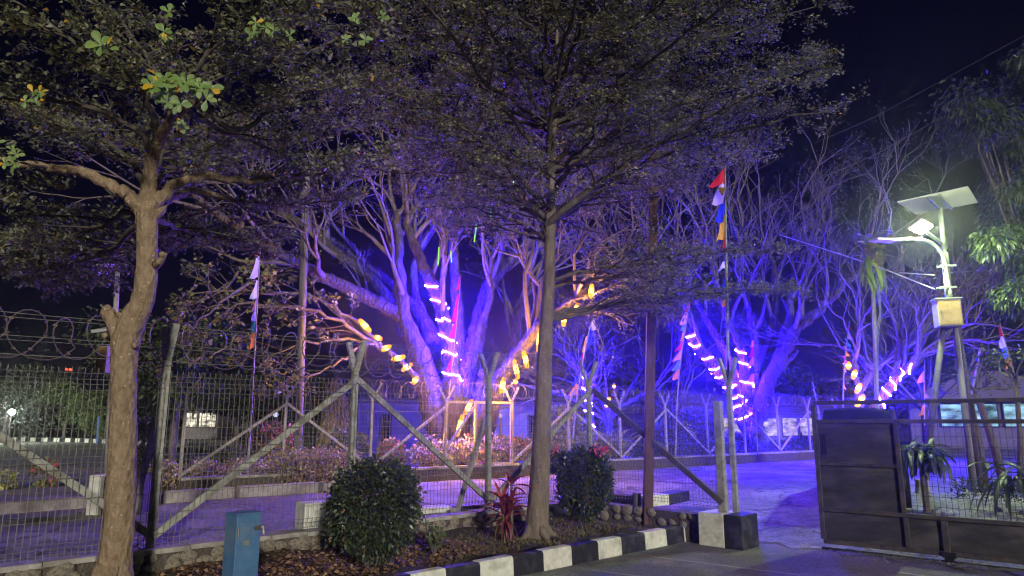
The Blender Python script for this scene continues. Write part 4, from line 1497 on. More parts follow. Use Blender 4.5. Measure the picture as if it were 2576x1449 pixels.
# --- second violet tree, right of the gateway
TD = 28.0
treeD = thing("rain_tree", G(1893, 1150, YARD), "wide bare-branched tree lit violet behind the gateway, wound with a rope light", "tree")
wood, tips = MB(), []
stemsD = {
    "base": ([(1897, 1160, TD), (1895, 1110, TD), (1890, 1060, TD), (1888, 1030, TD)], [66, 56, 60, 70]),
    "a": ([(1882, 1070, TD), (1858, 1015, TD - .3), (1830, 966, TD - .5), (1785, 908, TD - .9), (1738, 850, TD - 1.3), (1705, 800, TD - 1.6), (1660, 768, TD - 2), (1600, 700, TD - 2.4), (1560, 640, TD - 2.6)], [46, 40, 36, 30, 26, 24, 20, 16, 10]),
    "b": ([(1872, 1020, TD), (1832, 905, TD + .2), (1790, 825, TD + .4), (1752, 755, TD + .5), (1735, 715, TD + .5), (1690, 640, TD + .8), (1640, 560, TD + 1)], [32, 22, 19, 17, 15, 13, 8]),
    "c": ([(1880, 1020, TD), (1868, 900, TD - .5), (1850, 845, TD - .6), (1815, 760, TD - .8), (1800, 700, TD - 1), (1772, 600, TD - 1.2), (1760, 500, TD - 1.5)], [34, 22, 18, 15, 14, 11, 7]),
    "d": ([(1892, 1040, TD), (1900, 940, TD + .3), (1898, 850, TD + .5), (1880, 760, TD + .6), (1860, 650, TD + .8), (1870, 540, TD + 1)], [34, 26, 20, 16, 13, 8]),
    "e": ([(1905, 1050, TD), (1930, 970, TD - .2), (1972, 885, TD - .5), (2000, 832, TD - .8), (2042, 798, TD - 1), (2100, 742, TD - 1.5), (2170, 672, TD - 2), (2240, 590, TD - 2.4)], [44, 36, 30, 28, 24, 19, 14, 8]),
    "f": ([(1930, 975, TD), (1960, 880, TD + .4), (1985, 800, TD + .7), (1990, 740, TD + .9), (2015, 650, TD + 1.2), (2070, 560, TD + 1.5)], [30, 24, 20, 17, 13, 8]),
    "g": ([(1932, 1000, TD - .2), (1950, 940, TD - .4), (1985, 905, TD - .6), (2006, 880, TD - .7)], [22, 18, 14, 10]),
    "h": ([(1900, 930, TD), (1940, 830, TD + 1), (1950, 720, TD + 1.6), (1930, 600, TD + 2)], [24, 19, 15, 9]),
}
pD = {}
for k, (px, wd) in stemsD.items():
    pD[k] = limb(wood, px, wd, 10, jit=.03)
wood.build("trunk", "bark_rain", treeD, smooth=True)
wood = MB()
for k in ("a", "b", "c", "d", "e", "f", "h"):
    path, rr = pD[k]
    n = len(path)
    for i in range(int(n * .40), n, 4):
        d = (path[min(i + 1, n - 1)] - path[i - 1]).normalized()
        for _ in range(1 if i < n - 5 else 2):
            nd = rot_about(d, rand_perp(d), rng.uniform(.35, .9))
            nd.z += .45
            sprout(wood, tips, path[i], nd.normalized(), rng.uniform(1.3, 2.1), min(rr[i] * .7, .10), 4, spread=.5, lift=.05, shrink=.76)
wood.build("limbs", "bark_twig", treeD, smooth=True)
tp_ = [t for t in tips if rng.random() < .5]
P, D, L = rosettes(tp_, 4, .10, .22)
leaves("crown", P, D, L, "leaf_feather", treeD, wid=.35, rnd=clusters_rnd(P, 3))

# --- third tree behind the gate
TE = 26.5
treeE = thing("rain_tree", G(2180, 1160, YARD), "smaller bare tree behind the sliding gate with amber and violet lights on its stems", "tree")
wood, tips = MB(), []
stemsE = {
    "a": ([(2178, 1160, TE), (2185, 1080, TE), (2199, 1030, TE), (2228, 989, TE - .2), (2255, 953, TE - .4), (2291, 924, TE - .6), (2320, 892, TE - .8), (2356, 872, TE - 1), (2420, 850, TE - 1.4)], [44, 34, 28, 25, 22, 20, 18, 15, 8]),
    "b": ([(2253, 955, TE - .4), (2257, 914, TE - .2), (2267, 873, TE), (2252, 815, TE + .3), (2235, 750, TE + .5), (2250, 690, TE + .7)], [15, 14, 13, 11, 9, 5]),
    "c": ([(2170, 1090, TE), (2160, 1000, TE), (2172, 965, TE), (2199, 933, TE + .2), (2223, 909, TE + .4), (2257, 875, TE + .6), (2310, 820, TE + 1)], [26, 20, 17, 16, 14, 12, 7]),
    "d": ([(2160, 1000, TE), (2155, 953, TE - .2), (2150, 904, TE - .4), (2154, 868, TE - .5), (2170, 800, TE - .6), (2165, 730, TE - .6)], [16, 14, 12, 11, 9, 5]),
    "e": ([(2199, 930, TE + .1), (2150, 888, TE + .2), (2102, 870, TE + .3), (2050, 866, TE + .3), (2000, 862, TE + .2)], [12, 10, 8, 6, 3]),
    "f": ([(2290, 925, TE - .6), (2310, 870, TE - .9), (2340, 800, TE - 1.2), (2400, 730, TE - 1.6)], [13, 11, 9, 5]),
}
pE = {}
for k, (px, wd) in stemsE.items():
    pE[k] = limb(wood, px, wd, 9, jit=.03)
wood.build("trunk", "bark_rain", treeE, smooth=True)
wood = MB()
for k in ("a", "b", "c", "d", "e", "f"):
    path, rr = pE[k]
    n = len(path)
    for i in range(int(n * .45), n, 2):
        d = (path[min(i + 1, n - 1)] - path[i - 1]).normalized()
        nd = rot_about(d, rand_perp(d), rng.uniform(.35, .9))
        nd.z += .35
        sprout(wood, tips, path[i], nd.normalized(), rng.uniform(1.2, 1.9), min(rr[i] * .7, .07), 3 if i < n - 3 else 4, spread=.5, lift=.04, shrink=.76)
wood.build("limbs", "bark_twig", treeE, smooth=True)
P, D, L = rosettes([t for t in tips if rng.random() < .5], 4, .09, .22)
leaves("crown", P, D, L, "leaf_feather", treeE, wid=.35, rnd=clusters_rnd(P, 3))

# --- bare trees farther back
def bare_tree(px, base_y, d, h, name_label, r0, n_limbs, spread, levels=4, leaf=True, kids=(2, 3), lean=0):
    base = G(px, base_y, YARD) if d is None else Vector((W(px, 1060, d).x, d, YARD))
    t = thing("rain_tree", base, name_label, "tree")
    wood, tips = MB(), []
    top = base + Vector((lean, 0, h * .22))
    wood.tube([base - Vector((0, 0, .2)), lerp(base, top, .5), top], [r0 * 1.4, r0 * 1.1, r0], 9)
    wood.build("trunk", "bark_rain", t, smooth=True)
    wood = MB()
    for k in range(n_limbs):
        a = 2 * math.pi * (k + rng.random() * .5) / n_limbs
        dv = Vector((math.cos(a) * spread, math.sin(a) * spread, rng.uniform(.5, 1.1))).normalized()
        sprout(wood, tips, top - Vector((0, 0, rng.uniform(0, h * .06))), dv, h * rng.uniform(.24, .33), r0 * .5, levels, spread=.55, lift=.03, kids=kids, shrink=.74)
    wood.build("limbs", "bark_twig", t, smooth=True)
    if leaf:
        P, D, L = rosettes([x for x in tips if rng.random() < .6], 4, .12, .25)
        leaves("crown", P, D, L, "leaf_feather", t, wid=.35, rnd=clusters_rnd(P, 3))
    return t
bare_tree(1530, 0, 33.0, 8.5, "dense twiggy tree behind the far fence between the two violet trees", .22, 8, 1.1, 4)
bare_tree(1690, 0, 38.0, 9.5, "bare tree far back between the brown pole and the tall banner", .2, 6, .9, 3)
bare_tree(2330, 0, 38.0, 10.0, "bare tree far back beneath the solar panel lamp", .22, 6, 1.0, 3)
# ================================================================== lights on the trees
def rope(label, items, d_ref):
    t = thing("rope_light", d_ref, label, "rope light")
    for path, rr, i0, i1, turns, r in items:
        mb = MB()
        rest = coil(mb, path, rr, i0, i1, turns, r)
        o = mb.build("light_coil", "led_violet", t, smooth=True)
        mb = MB()
        for q in rest:
            mb.tube(q, r * .6, 5)
        mb.build("rope_cable", "cable", o)
    return t
pa_, ra_ = pC["s2"]
rope("violet rope light wound up the central stem of the big tree", [(pa_, ra_, 7, 26, 6.5, .018)], pa_[9])
pa_, ra_ = pD["a"]
pd_, rd_ = pD["c"]
rope("violet rope lights spiralling up two stems of the tree behind the gateway", [(pa_, ra_, 0.5, 21.5, 9, .022), (pd_, rd_, 1.0, 7.0, 3.5, .02)], pa_[0])
pe_, re_ = pE["a"]
rope("violet rope light round the leaning stem behind the sliding gate", [(pe_, re_, 9.5, 25, 5, .024)], pe_[9])
# small lit trunk between the trees
TG = 30.0
tg = thing("slender_tree", G(1478, 1150, YARD), "slender lit trunk wound with violet light behind the far fence posts", "tree")
wood, tips = MB(), []
pg, rg = limb(wood, [(1488, 1150, TG), (1486, 1080, TG), (1480, 1020, TG), (1468, 960, TG), (1455, 910, TG), (1440, 860, TG)], [26, 22, 20, 17, 13, 8], 9)
wood.build("trunk", "bark_rain", tg, smooth=True)
wood = MB()
for i in range(10, len(pg), 2):
    d = (pg[min(i + 1, len(pg) - 1)] - pg[i - 1]).normalized()
    for _ in range(2):
        sprout(wood, tips, pg[i], rot_about(d, rand_perp(d), rng.uniform(.5, 1)), 1.4, .05, 3)
wood.build("limbs", "bark_twig", tg, smooth=True)
P, D, L = rosettes(tips, 3, .10, .2)
leaves("crown", P, D, L, "leaf_feather", tg, wid=.4)
rope("violet rope light on the slender trunk between the far fence posts", [(pg, rg, 4, 17.5, 5.5, .024)], pg[4])

ws = thing("string_light", W(918, 812, TC - 2.4), "amber tube lamps strung down to the left of the big violet tree", "string light")
string_lamps(ws, [(906, 806, 930, 832, -3.1), (944, 848, 958, 852, -3.0), (963, 880, 981, 871, -2.9), (988, 905, 1016, 897, -2.8), (1014, 931, 1034, 916, -2.7), (1040, 964, 1049, 950, -2.6)], TC, r=.056)
ws = thing("string_light", W(1487, 722, TC - 3), "amber tube lamps strung down right of the big violet tree past the slim trunk", "string light")
string_lamps(ws, [(1489, 718, 1486, 746, -3.4), (1454, 765, 1449, 786, -3.1), (1419, 786, 1418, 818, -2.9), (1360, 826, 1354, 882, -2.4), (1318, 886, 1326, 922, -2.1), (1294, 908, 1303, 950, -1.9), (1268, 952, 1260, 986, -1.7), (1299, 957, 1297, 963, -1.8)], TC, r=.056)
ws = thing("string_light", W(1174, 1010, TC - 1.5), "two long amber tubes hanging against the foot of the big violet tree", "string light")
string_lamps(ws, [(1187, 1008, 1170, 1040, -1.9), (1164, 1046, 1150, 1094, -2.0)], TC, r=.055, watts=170)
ws = thing("string_light", W(2135, 915, TE - 1), "amber bulbs hanging beside the tree behind the sliding gate", "string light")
string_lamps(ws, [(2135, 914, 2134, 926, -.7), (2152, 934, 2146, 950, -.6), (2164, 968, 2155, 986, -.8), (2172, 997, 2162, 1012, -.8), (2157, 1018, 2158, 1021, -.8), (2176, 1030, 2175, 1040, -.8)], TE, r=.085, nm="bulb", watts=130)
ws = thing("string_light", W(1545, 968, 26.5), "three small amber bulbs by the far fence right of the slender lit trunk", "string light")
string_lamps(ws, [(1545, 970, 1545, 974), (1533, 1002, 1531, 1006), (1526, 1019, 1525, 1023)], 26.5, r=.06, nm="bulb", watts=80)
# falling green meteor tubes in the big tree
ws = thing("meteor_lights", W(1250, 490, TC - 3), "thin green meteor light tubes dangling in the big tree's crown", "string light")
string_lamps(ws, [(1292, 456, 1286, 488), (1251, 490, 1257, 522), (1233, 524, 1237, 556), (1199, 562, 1193, 608), (1398, 352, 1393, 394), (1104, 622, 1102, 668), (1134, 632, 1136, 660)], TC - 7.5, "led_green", r=.012, nm="meteor_tube", cable=False, watts=0)

# ================================================================== shrubs and plants
def blob_leaves(n, c, rx, ry, rz, shell=.55, power=2.0):
    """points and outward directions filling a rounded bush"""
    u = unit(nrg.normal(size=(n, 3)))
    bump = 1 + .12 * np.sin(u[:, 0] * 5 + 1) * np.sin(u[:, 2] * 6) + .08 * np.sin(u[:, 1] * 9 + u[:, 0] * 7)
    r = (shell + (1 - shell) * nrg.random(n) ** .5) * bump
    k = u / (np.sum(np.abs(u) ** power, axis=1, keepdims=True) ** (1 / power))
    P = np.array(c) + k * r[:, None] * np.array([rx, ry, rz])
    return P, unit(u + nrg.normal(size=(n, 3)) * .6)

def shrub(name, label, c, rx, ry, rz, n, size, mat, stem_z, cat="shrub", wid=.55, stems=7, group=None, shell=.55, power=2.0):
    base = Vector((c[0], c[1], stem_z))
    t = thing(name, base, label, cat, group)
    wood = MB()
    for k in range(stems):
        a = 2 * math.pi * k / stems + rng.random()
        q = Vector((c[0] + rx * .55 * math.cos(a), c[1] + ry * .55 * math.sin(a), c[2] + rz * rng.uniform(-.2, .4)))
        b0 = base + Vector((.05 * math.cos(a), .05 * math.sin(a), -.02))
        wood.tube([b0, lerp(b0, q, .45) + Vector((rng.gauss(0, .03), rng.gauss(0, .03), .03)), q], [.016, .012, .006], 5)
    wood.build("stems", "bark_dark", t)["kind"] = "stuff"
    P, D = blob_leaves(n, c, rx, ry, rz, shell, power)
    leaves("foliage", P, D, nrg.uniform(size * .7, size * 1.3, n), mat, t, wid=wid)
    return t

def clumpy(t, c, rx, ry, rz, power, clumps, per, size, mat, shoots=60):
    """foliage gathered in tufts over a clipped shape, with stray shoots"""
    u = unit(nrg.normal(size=(clumps, 3)))
    k = u / (np.sum(np.abs(u) ** power, axis=1, keepdims=True) ** (1 / power))
    cen = np.array(c) + k * nrg.uniform(.72, 1.03, (clumps, 1)) * np.array([rx, ry, rz])
    tone = nrg.random(clumps)
    P = np.repeat(cen, per, axis=0) + nrg.normal(size=(clumps * per, 3)) * .032
    D = unit(np.repeat(u, per, axis=0) * .8 + nrg.normal(size=(clumps * per, 3)) * .75)
    r_ = np.clip(np.repeat(tone, per) * .45 + nrg.random(clumps * per) * .5, 0, .96)
    r_[nrg.random(len(r_)) > .992] = 1.0
    leaves("tufts", P, D, nrg.uniform(size * .5, size * 1.35, clumps * per), mat, t, wid=.5, rnd=r_, tumble=1.0)
    P, D = [], []
    for _ in range(shoots):
        a = unit(nrg.normal(size=(1, 3)))[0]
        a[2] = abs(a[2]) * .8
        b0 = np.array(c) + a * np.array([rx, ry, rz]) * .97
        for q in range(5):
            P.append(b0 + a * (.025 * q))
            D.append(a + nrg.normal(size=3) * .6)
    leaves("stray_shoots", np.array(P), np.array(D), nrg.uniform(size * .7, size * 1.2, len(P)), mat, t, wid=.4)
p = G(935, 1428, .24)
s1_ = 225 * 7.75 / FPX / 2
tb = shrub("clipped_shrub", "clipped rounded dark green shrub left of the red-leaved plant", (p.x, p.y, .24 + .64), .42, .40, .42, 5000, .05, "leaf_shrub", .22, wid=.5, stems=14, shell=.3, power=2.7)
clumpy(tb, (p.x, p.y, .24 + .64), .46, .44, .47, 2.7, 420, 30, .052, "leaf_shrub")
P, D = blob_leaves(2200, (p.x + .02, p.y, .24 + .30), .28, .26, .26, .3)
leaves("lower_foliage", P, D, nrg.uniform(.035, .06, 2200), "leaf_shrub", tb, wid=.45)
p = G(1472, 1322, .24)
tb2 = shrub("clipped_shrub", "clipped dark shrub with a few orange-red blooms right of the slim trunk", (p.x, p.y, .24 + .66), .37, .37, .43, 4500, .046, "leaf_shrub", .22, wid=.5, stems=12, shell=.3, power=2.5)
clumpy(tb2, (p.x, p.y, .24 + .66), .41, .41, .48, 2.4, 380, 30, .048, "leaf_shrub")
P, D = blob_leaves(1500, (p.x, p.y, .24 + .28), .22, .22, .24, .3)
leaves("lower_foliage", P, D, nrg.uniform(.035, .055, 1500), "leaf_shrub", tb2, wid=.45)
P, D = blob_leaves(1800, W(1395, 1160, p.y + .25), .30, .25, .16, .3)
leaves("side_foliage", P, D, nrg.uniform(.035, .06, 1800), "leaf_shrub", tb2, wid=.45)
for (x, y) in ((1498, 1128), (1527, 1124), (1516, 1134), (1400, 1128), (1486, 1262)):
    q = W(x, y, p.y - .25)
    C = np.array([q] * 22) + nrg.normal(size=(22, 3)) * .03
    leaves("bloom", C, nrg.normal(size=(22, 3)), .05, "leaf_flower", tb2, wid=.7, rnd=np.full(22, .9))

def blade(c, d, L, w, curl, mat, parent, tone, name="leaf", n=6, side=None, trough=.25):
    """one long strap leaf arching under its weight"""
    d = d.normalized()
    s = (side or d.cross(Vector((0, 0, 1)))).normalized() if (side or d.cross(Vector((0, 0, 1)))).length > 1e-3 else Vector((1, 0, 0))
    V = []
    p, q = Vector(c), d.copy()
    for i in range(n + 1):
        t = i / n
        k = w * (math.sin(math.pi * (t * .85 + .12)) ** .8) if t < 1 else w * .05
        up = s.cross(q).normalized()
        V += [p - s * k * .5 + up * (k * trough), p, p + s * k * .5 + up * (k * trough)]
        q = (q + Vector((0, 0, -curl / n))).normalized()
        p = p + q * (L / n)
    F = []
    for i in range(n):
        F += [(i * 3, i * 3 + 1, i * 3 + 4, i * 3 + 3), (i * 3 + 1, i * 3 + 2, i * 3 + 5, i * 3 + 4)]
    return np_mesh(name, V, F, mat, parent, np.full(len(V), tone), smooth=True)

# red cordyline
p = G(1275, 1366, .24)
cord = thing("red_cordyline", p, "red-leaved cordyline plant in the bed left of the slim trunk", "plant")
m = MB()
heads = [((1272, 1300), 0.0), ((1262, 1262), -.05), ((1284, 1272), .06), ((1286, 1213), .05)]
for (x, y), dx in heads:
    q = W(x, y, p.y)
    b0 = p + Vector((dx, rng.uniform(-.05, .05), 0))
    m.tube([b0, lerp(b0, q, .5) + Vector((.015, 0, 0)), q], [.022, .02, .016], 7)
m.build("cane", "bark_dark", cord)
for hi_, ((x, y), dx) in enumerate(heads):
    q = W(x, y, p.y)
    cnt = 16 if hi_ < 3 else 9
    for k in range(cnt):
        a = k * 2.4 + rng.uniform(-.3, .3)
        el = rng.uniform(.2, 1.3)
        dv = Vector((math.cos(a) * math.cos(el), math.sin(a) * math.cos(el), math.sin(el)))
        blade(q - Vector((0, 0, rng.uniform(0, .09))), dv, rng.uniform(.24, .40), rng.uniform(.045, .07), rng.uniform(.5, 1.5), "leaf_red", cord, rng.random())
for k in range(16):
    a = k * 2.4
    q = W(1273, 1300 + rng.uniform(0, 35), p.y)
    blade(q, Vector((math.cos(a), math.sin(a), .1)), rng.uniform(.2, .34), .035, 3.2, "leaf_red" if k % 3 else "leaf_dry", cord, rng.random() * .6, name="old_leaf")
# small leafy weed
p = G(1092, 1400, .24)
w_ = thing("bed_weed", p, "small upright green weed at the wall foot between the clipped shrub and the red plant", "plant")
for k in range(9):
    a = k * .7
    top = p + Vector((.12 * math.cos(a), .08 * math.sin(a), rng.uniform(.22, .46)))
    m = MB()
    m.tube([p, lerp(p, top, .6) + Vector((rng.gauss(0, .02), 0, 0)), top], [.006, .005, .003], 5)
    o = m.build("stalk", "bark_dark", w_)
    C = np.array([lerp(p, top, rng.uniform(.35, 1)) for _ in range(26)])
    D = nrg.normal(size=(26, 3)) + [0, 0, 1.1]
    leaves("leaves", C, D, nrg.uniform(.05, .09, 26), "leaf_park", o, wid=.28, kind=None)

# tan hedge along the kerb
for i, (xa, ya, xb, yb, h, lab) in enumerate((
        (418, 1243, 770, 1216, .50, "long tan-leaved hedge behind the pale kerb, left of the wooden pole"),
        (772, 1240, 930, 1222, .78, "taller grey-tan hedge between the wooden pole and the clipped shrub"))):
    a, c = G(xa, ya, YARD), G(xb, yb, YARD)
    dv = (c - a).normalized()
    nn = Vector((-dv.y, dv.x, 0))
    t = thing("hedge", a, lab, "hedge")
    n = 9000 if i == 0 else 4200
    u, v, w = nrg.random(n), nrg.random(n), nrg.random(n) ** .7
    Pn = np.array(a) + np.outer(u, np.array(c - a)) + np.outer(.25 + v * .95, np.array(nn)) + np.outer(w * (h + .08 * np.sin(u * 23)), [0, 0, 1]) + nrg.normal(size=(n, 3)) * .03
    leaves("foliage", Pn, nrg.normal(size=(n, 3)) + [0, -.4, .5], nrg.uniform(.05, .10, n), "leaf_hedge", t, wid=.6)
    m = MB()
    for k in range(40):
        q = lerp(a, c, k / 40) + nn * rng.uniform(.4, 1.0)
        m.tube([q, q + Vector((rng.gauss(0, .06), rng.gauss(0, .06), h * .8))], [.012, .006], 4)
    m.build("stems", "bark_dark", t)["kind"] = "stuff"

# garden under the big tree
def small_shrub(name, label, px, py_base, dd, rx, rz, n, size, mat, z=None, cat="shrub", **k):
    c = Vector((W(px, 1060, dd).x, dd, 0))
    z0 = YARD if z is None else z
    return shrub(name, label, (c.x, c.y, z0 + rz), rx, rx * .8, rz, n, size, mat, z0, cat, **k)
def strip_bed(name, label, a, c, depth, h, n, size, mat, cat="ground cover"):
    dv = (c - a).normalized()
    nn = Vector((-dv.y, dv.x, 0))
    u, v, w = nrg.random(n), nrg.random(n), nrg.random(n) ** .7
    hh = h * (.65 + .35 * np.sin(u * 17) * np.sin(u * 41 + v * 5))
    Pn = np.array(a) + np.outer(u, np.array(c - a)) + np.outer(v * depth, np.array(nn)) + np.outer(w * hh, [0, 0, 1])
    o = leaves(name, Pn, nrg.normal(size=(n, 3)) + [0, -.4, .6], nrg.uniform(size * .6, size * 1.4, n), mat, None, wid=.65)
    return tag(o, label, cat)
fz = Vector((0, 0, ZF))
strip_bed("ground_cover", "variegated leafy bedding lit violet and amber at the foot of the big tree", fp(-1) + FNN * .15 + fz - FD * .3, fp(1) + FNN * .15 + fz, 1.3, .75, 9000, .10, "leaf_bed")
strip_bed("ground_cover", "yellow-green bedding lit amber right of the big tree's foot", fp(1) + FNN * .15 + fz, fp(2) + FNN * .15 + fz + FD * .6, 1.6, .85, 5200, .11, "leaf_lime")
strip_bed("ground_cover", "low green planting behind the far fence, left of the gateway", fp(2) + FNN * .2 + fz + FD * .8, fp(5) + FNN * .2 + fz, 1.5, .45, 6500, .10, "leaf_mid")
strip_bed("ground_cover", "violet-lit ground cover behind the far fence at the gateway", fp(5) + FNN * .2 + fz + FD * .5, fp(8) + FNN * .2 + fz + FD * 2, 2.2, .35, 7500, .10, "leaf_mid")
small_shrub("shrub", "violet-blue lit bushy shrub under the tree behind the gateway", 1850, 0, 26.6, .75, .5, 3800, .11, "leaf_mid")
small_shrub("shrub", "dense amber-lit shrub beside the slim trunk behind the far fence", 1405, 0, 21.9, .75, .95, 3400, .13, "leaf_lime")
small_shrub("shrub", "tangled violet-lit shrub behind the far fence, right of the brown pole", 1740, 0, 27.0, 1.2, .95, 4600, .15, "leaf_mid")
small_shrub("shrub", "purple-grey shrub behind the far fence above the clipped shrub", 880, 0, 17.6, .50, .62, 2400, .10, "leaf_mid")
small_shrub("flowering_shrub", "pink-red flowering shrub right of the leftmost banner pole", 690, 0, 18.8, .75, .68, 3600, .12, "leaf_flower")
small_shrub("flowering_shrub", "magenta-tipped flowering shrub at the left end of the bedding", 985, 0, 18.0, .35, .5, 1600, .10, "leaf_flower")
small_shrub("shrub", "rounded green shrub left of the leftmost banner pole", 590, 0, 17.2, .5, .42, 2200, .08, "leaf_park")
small_shrub("shrub", "little green shrub on the verge left of the rounded shrub", 480, 0, 19.0, .32, .28, 1200, .07, "leaf_park")
small_shrub("shrub", "dark bushy shrub right behind the tan trunk", 365, 0, 17.0, .5, .75, 2600, .09, "leaf_mid")
small_shrub("shrub", "low flowering clump on the verge at the far left", 130, 0, 16.0, .28, .30, 260, .11, "leaf_flower")
small_shrub("shrub", "yellow-green clump on the verge at the left picture edge", 30, 0, 15.5, .25, .18, 200, .11, "leaf_lime")

def rosette_plant(name, label, px, dd, n, L, w, mat, z=YARD, head=.15, curl=1.6, cat="plant", el=(.2, 1.3), sprd=.1):
    c = Vector((W(px, 1060, dd).x, dd, z))
    t = thing(name, c, label, cat)
    m = MB()
    m.tube([c - Vector((0, 0, .05)), c + Vector((0, 0, head))], [.06, .05], 8)
    m.build("stem", "bark_dark", t)
    for k in range(n):
        a = k * 2.4 + rng.uniform(-.3, .3)
        e = rng.uniform(*el)
        dv = Vector((math.cos(a) * math.cos(e), math.sin(a) * math.cos(e), math.sin(e)))
        blade(c + Vector((rng.gauss(0, sprd), rng.gauss(0, sprd), head + rng.uniform(-.1, .1) * head)), dv, L * rng.uniform(.7, 1.15), w * rng.uniform(.8, 1.2), curl * rng.uniform(.6, 1.3), mat, t, rng.random())
    return t
rosette_plant("palm_shrub", "arching feathery palm behind the far fence right of the slender lit trunk", 1548, 23.6, 34, 1.5, .13, "leaf_lime", head=.4, curl=1.9)
rosette_plant("palm_shrub", "spiky palm behind the far fence left of the tall banner", 1650, 25.5, 30, 1.6, .12, "leaf_mid", head=.7, curl=1.6)
rosette_plant("banana_plant", "small yellow-green broad-leaved plant on the left of the violet tree's foot", 1066, 19.6, 7, .6, .16, "leaf_lime", head=.75, curl=.8, z=YARD)
rosette_plant("banana_plant", "bright broad-leaved plant behind the wooden pole", 775, 18.6, 9, .7, .2, "leaf_park", head=.3, curl=.9)
rosette_plant("agave_plant", "dark spiky plant at the far end of the fence left of the sliding gate", 2010, 30.5, 22, .8, .09, "leaf_mid", head=.3, curl=.8)
rosette_plant("red_plant", "small red-leaved plant on the coping below the big tree", 1220, 18.55, 14, .30, .05, "leaf_red", head=.06, z=ZF, curl=1.3)
rosette_plant("glossy_plant", "tall plant of broad drooping leaves seen through the gate mesh beside the sheet panel", 2308, 12.6, 90, .46, .085, "leaf_mid", head=1.0, z=.25, curl=2.0, el=(-.9, 1.2), sprd=.16)
rosette_plant("glossy_plant", "dark strappy foliage clump at the right picture edge behind the gate", 2560, 12.0, 44, .9, .08, "leaf_far", head=.7, z=.25, curl=2.2, el=(-.3, 1.2), sprd=.25)

# ================================================================== trees behind
def leafy_tree(label, px, d, h, rx, rz, n, size, mat, r0=.14, trunk_h=None, name="garden_tree", z=YARD, clumps=14, flat=1.0, zc=None, barkm="bark_dark", seed=None):
    base = Vector((W(px, 1060, d).x, d, z))
    t = thing(name, base, label, "tree")
    th = trunk_h or h * .45
    wood = MB()
    pts = [base - Vector((0, 0, .1)), base + Vector((rng.gauss(0, .06), 0, th * .5)), base + Vector((rng.gauss(0, .1), 0, th))]
    wood.tube(pts, [r0 * 1.25, r0, r0 * .8], 9)
    wood.build("trunk", barkm, t, smooth=True)
    Cs = []
    limbs_ = MB()
    for k in range(clumps):
        u = Vector((rng.gauss(0, 1), rng.gauss(0, 1), rng.gauss(0, 1))).normalized() * (rng.random() ** .35)
        c = base + Vector((u.x * rx, u.y * rx, (zc or (h - rz)) + u.z * rz))
        limbs_.tube([pts[-1], lerp(pts[-1], c, .5) + Vector((0, 0, .1)), c], [r0 * .5, r0 * .25, .01], 5)
        Cs.append((c, rng.uniform(.28, .48)))
    limbs_.build("limbs", barkm, t, smooth=True)
    P, D = [], []
    per = n // clumps
    for c, k in Cs:
        p_, d_ = blob_leaves(per, c, rx * k * 1.25, rx * k * 1.25, rz * k * flat, .25)
        P.append(p_)
        D.append(d_)
    P, D = np.concatenate(P), np.concatenate(D)
    leaves("crown", P, D, nrg.uniform(size * .6, size * 1.4, len(P)), mat, t, wid=.5, rnd=clusters_rnd(P, 2.5))
    return t
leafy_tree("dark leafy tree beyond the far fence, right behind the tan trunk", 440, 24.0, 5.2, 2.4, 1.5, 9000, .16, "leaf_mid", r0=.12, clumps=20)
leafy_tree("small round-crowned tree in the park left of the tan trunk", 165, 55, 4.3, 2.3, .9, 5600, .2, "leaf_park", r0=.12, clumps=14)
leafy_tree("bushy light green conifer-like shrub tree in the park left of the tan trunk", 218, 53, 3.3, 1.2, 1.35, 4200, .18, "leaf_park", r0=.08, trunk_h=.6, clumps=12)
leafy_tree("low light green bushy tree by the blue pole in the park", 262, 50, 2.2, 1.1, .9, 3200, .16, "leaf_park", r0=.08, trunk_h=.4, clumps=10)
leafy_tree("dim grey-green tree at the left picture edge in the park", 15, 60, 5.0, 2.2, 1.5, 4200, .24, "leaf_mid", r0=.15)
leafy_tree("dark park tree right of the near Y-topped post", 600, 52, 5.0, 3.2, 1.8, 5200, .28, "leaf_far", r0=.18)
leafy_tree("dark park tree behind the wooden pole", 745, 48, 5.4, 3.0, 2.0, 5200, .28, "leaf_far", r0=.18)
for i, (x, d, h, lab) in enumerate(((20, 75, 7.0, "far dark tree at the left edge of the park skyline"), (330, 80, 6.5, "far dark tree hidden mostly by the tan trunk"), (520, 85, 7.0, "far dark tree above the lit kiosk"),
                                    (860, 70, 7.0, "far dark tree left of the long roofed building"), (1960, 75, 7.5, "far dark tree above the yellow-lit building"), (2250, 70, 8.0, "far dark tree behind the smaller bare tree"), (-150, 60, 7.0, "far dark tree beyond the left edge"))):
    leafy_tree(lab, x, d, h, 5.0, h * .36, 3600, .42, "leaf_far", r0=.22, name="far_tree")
# drooping columnar tree
base = Vector((W(842, 1060, 22.5).x, 22.5, YARD))
t = thing("ashoka_tree", base, "narrow drooping yellow-brown columnar tree left of the violet tree", "tree")
m = MB()
m.tube([base, base + Vector((0, 0, 2.6))], [.08, .03], 8)
m.build("trunk", "bark_dark", t)
n = 5200
u = nrg.random(n)
a = nrg.uniform(0, 2 * np.pi, n)
rr_ = (.50 * (1 - u) ** .55 + .04) * nrg.uniform(.55, 1, n)
P = np.array(base) + np.stack([rr_ * np.cos(a), rr_ * np.sin(a), .35 + u * 2.5], axis=1)
D = np.stack([np.cos(a) * .5, np.sin(a) * .5, -np.ones(n)], axis=1) + nrg.normal(size=(n, 3)) * .25
leaves("crown", P, D, nrg.uniform(.12, .24, n), "leaf_ashoka", t, wid=.25, droop=.1)

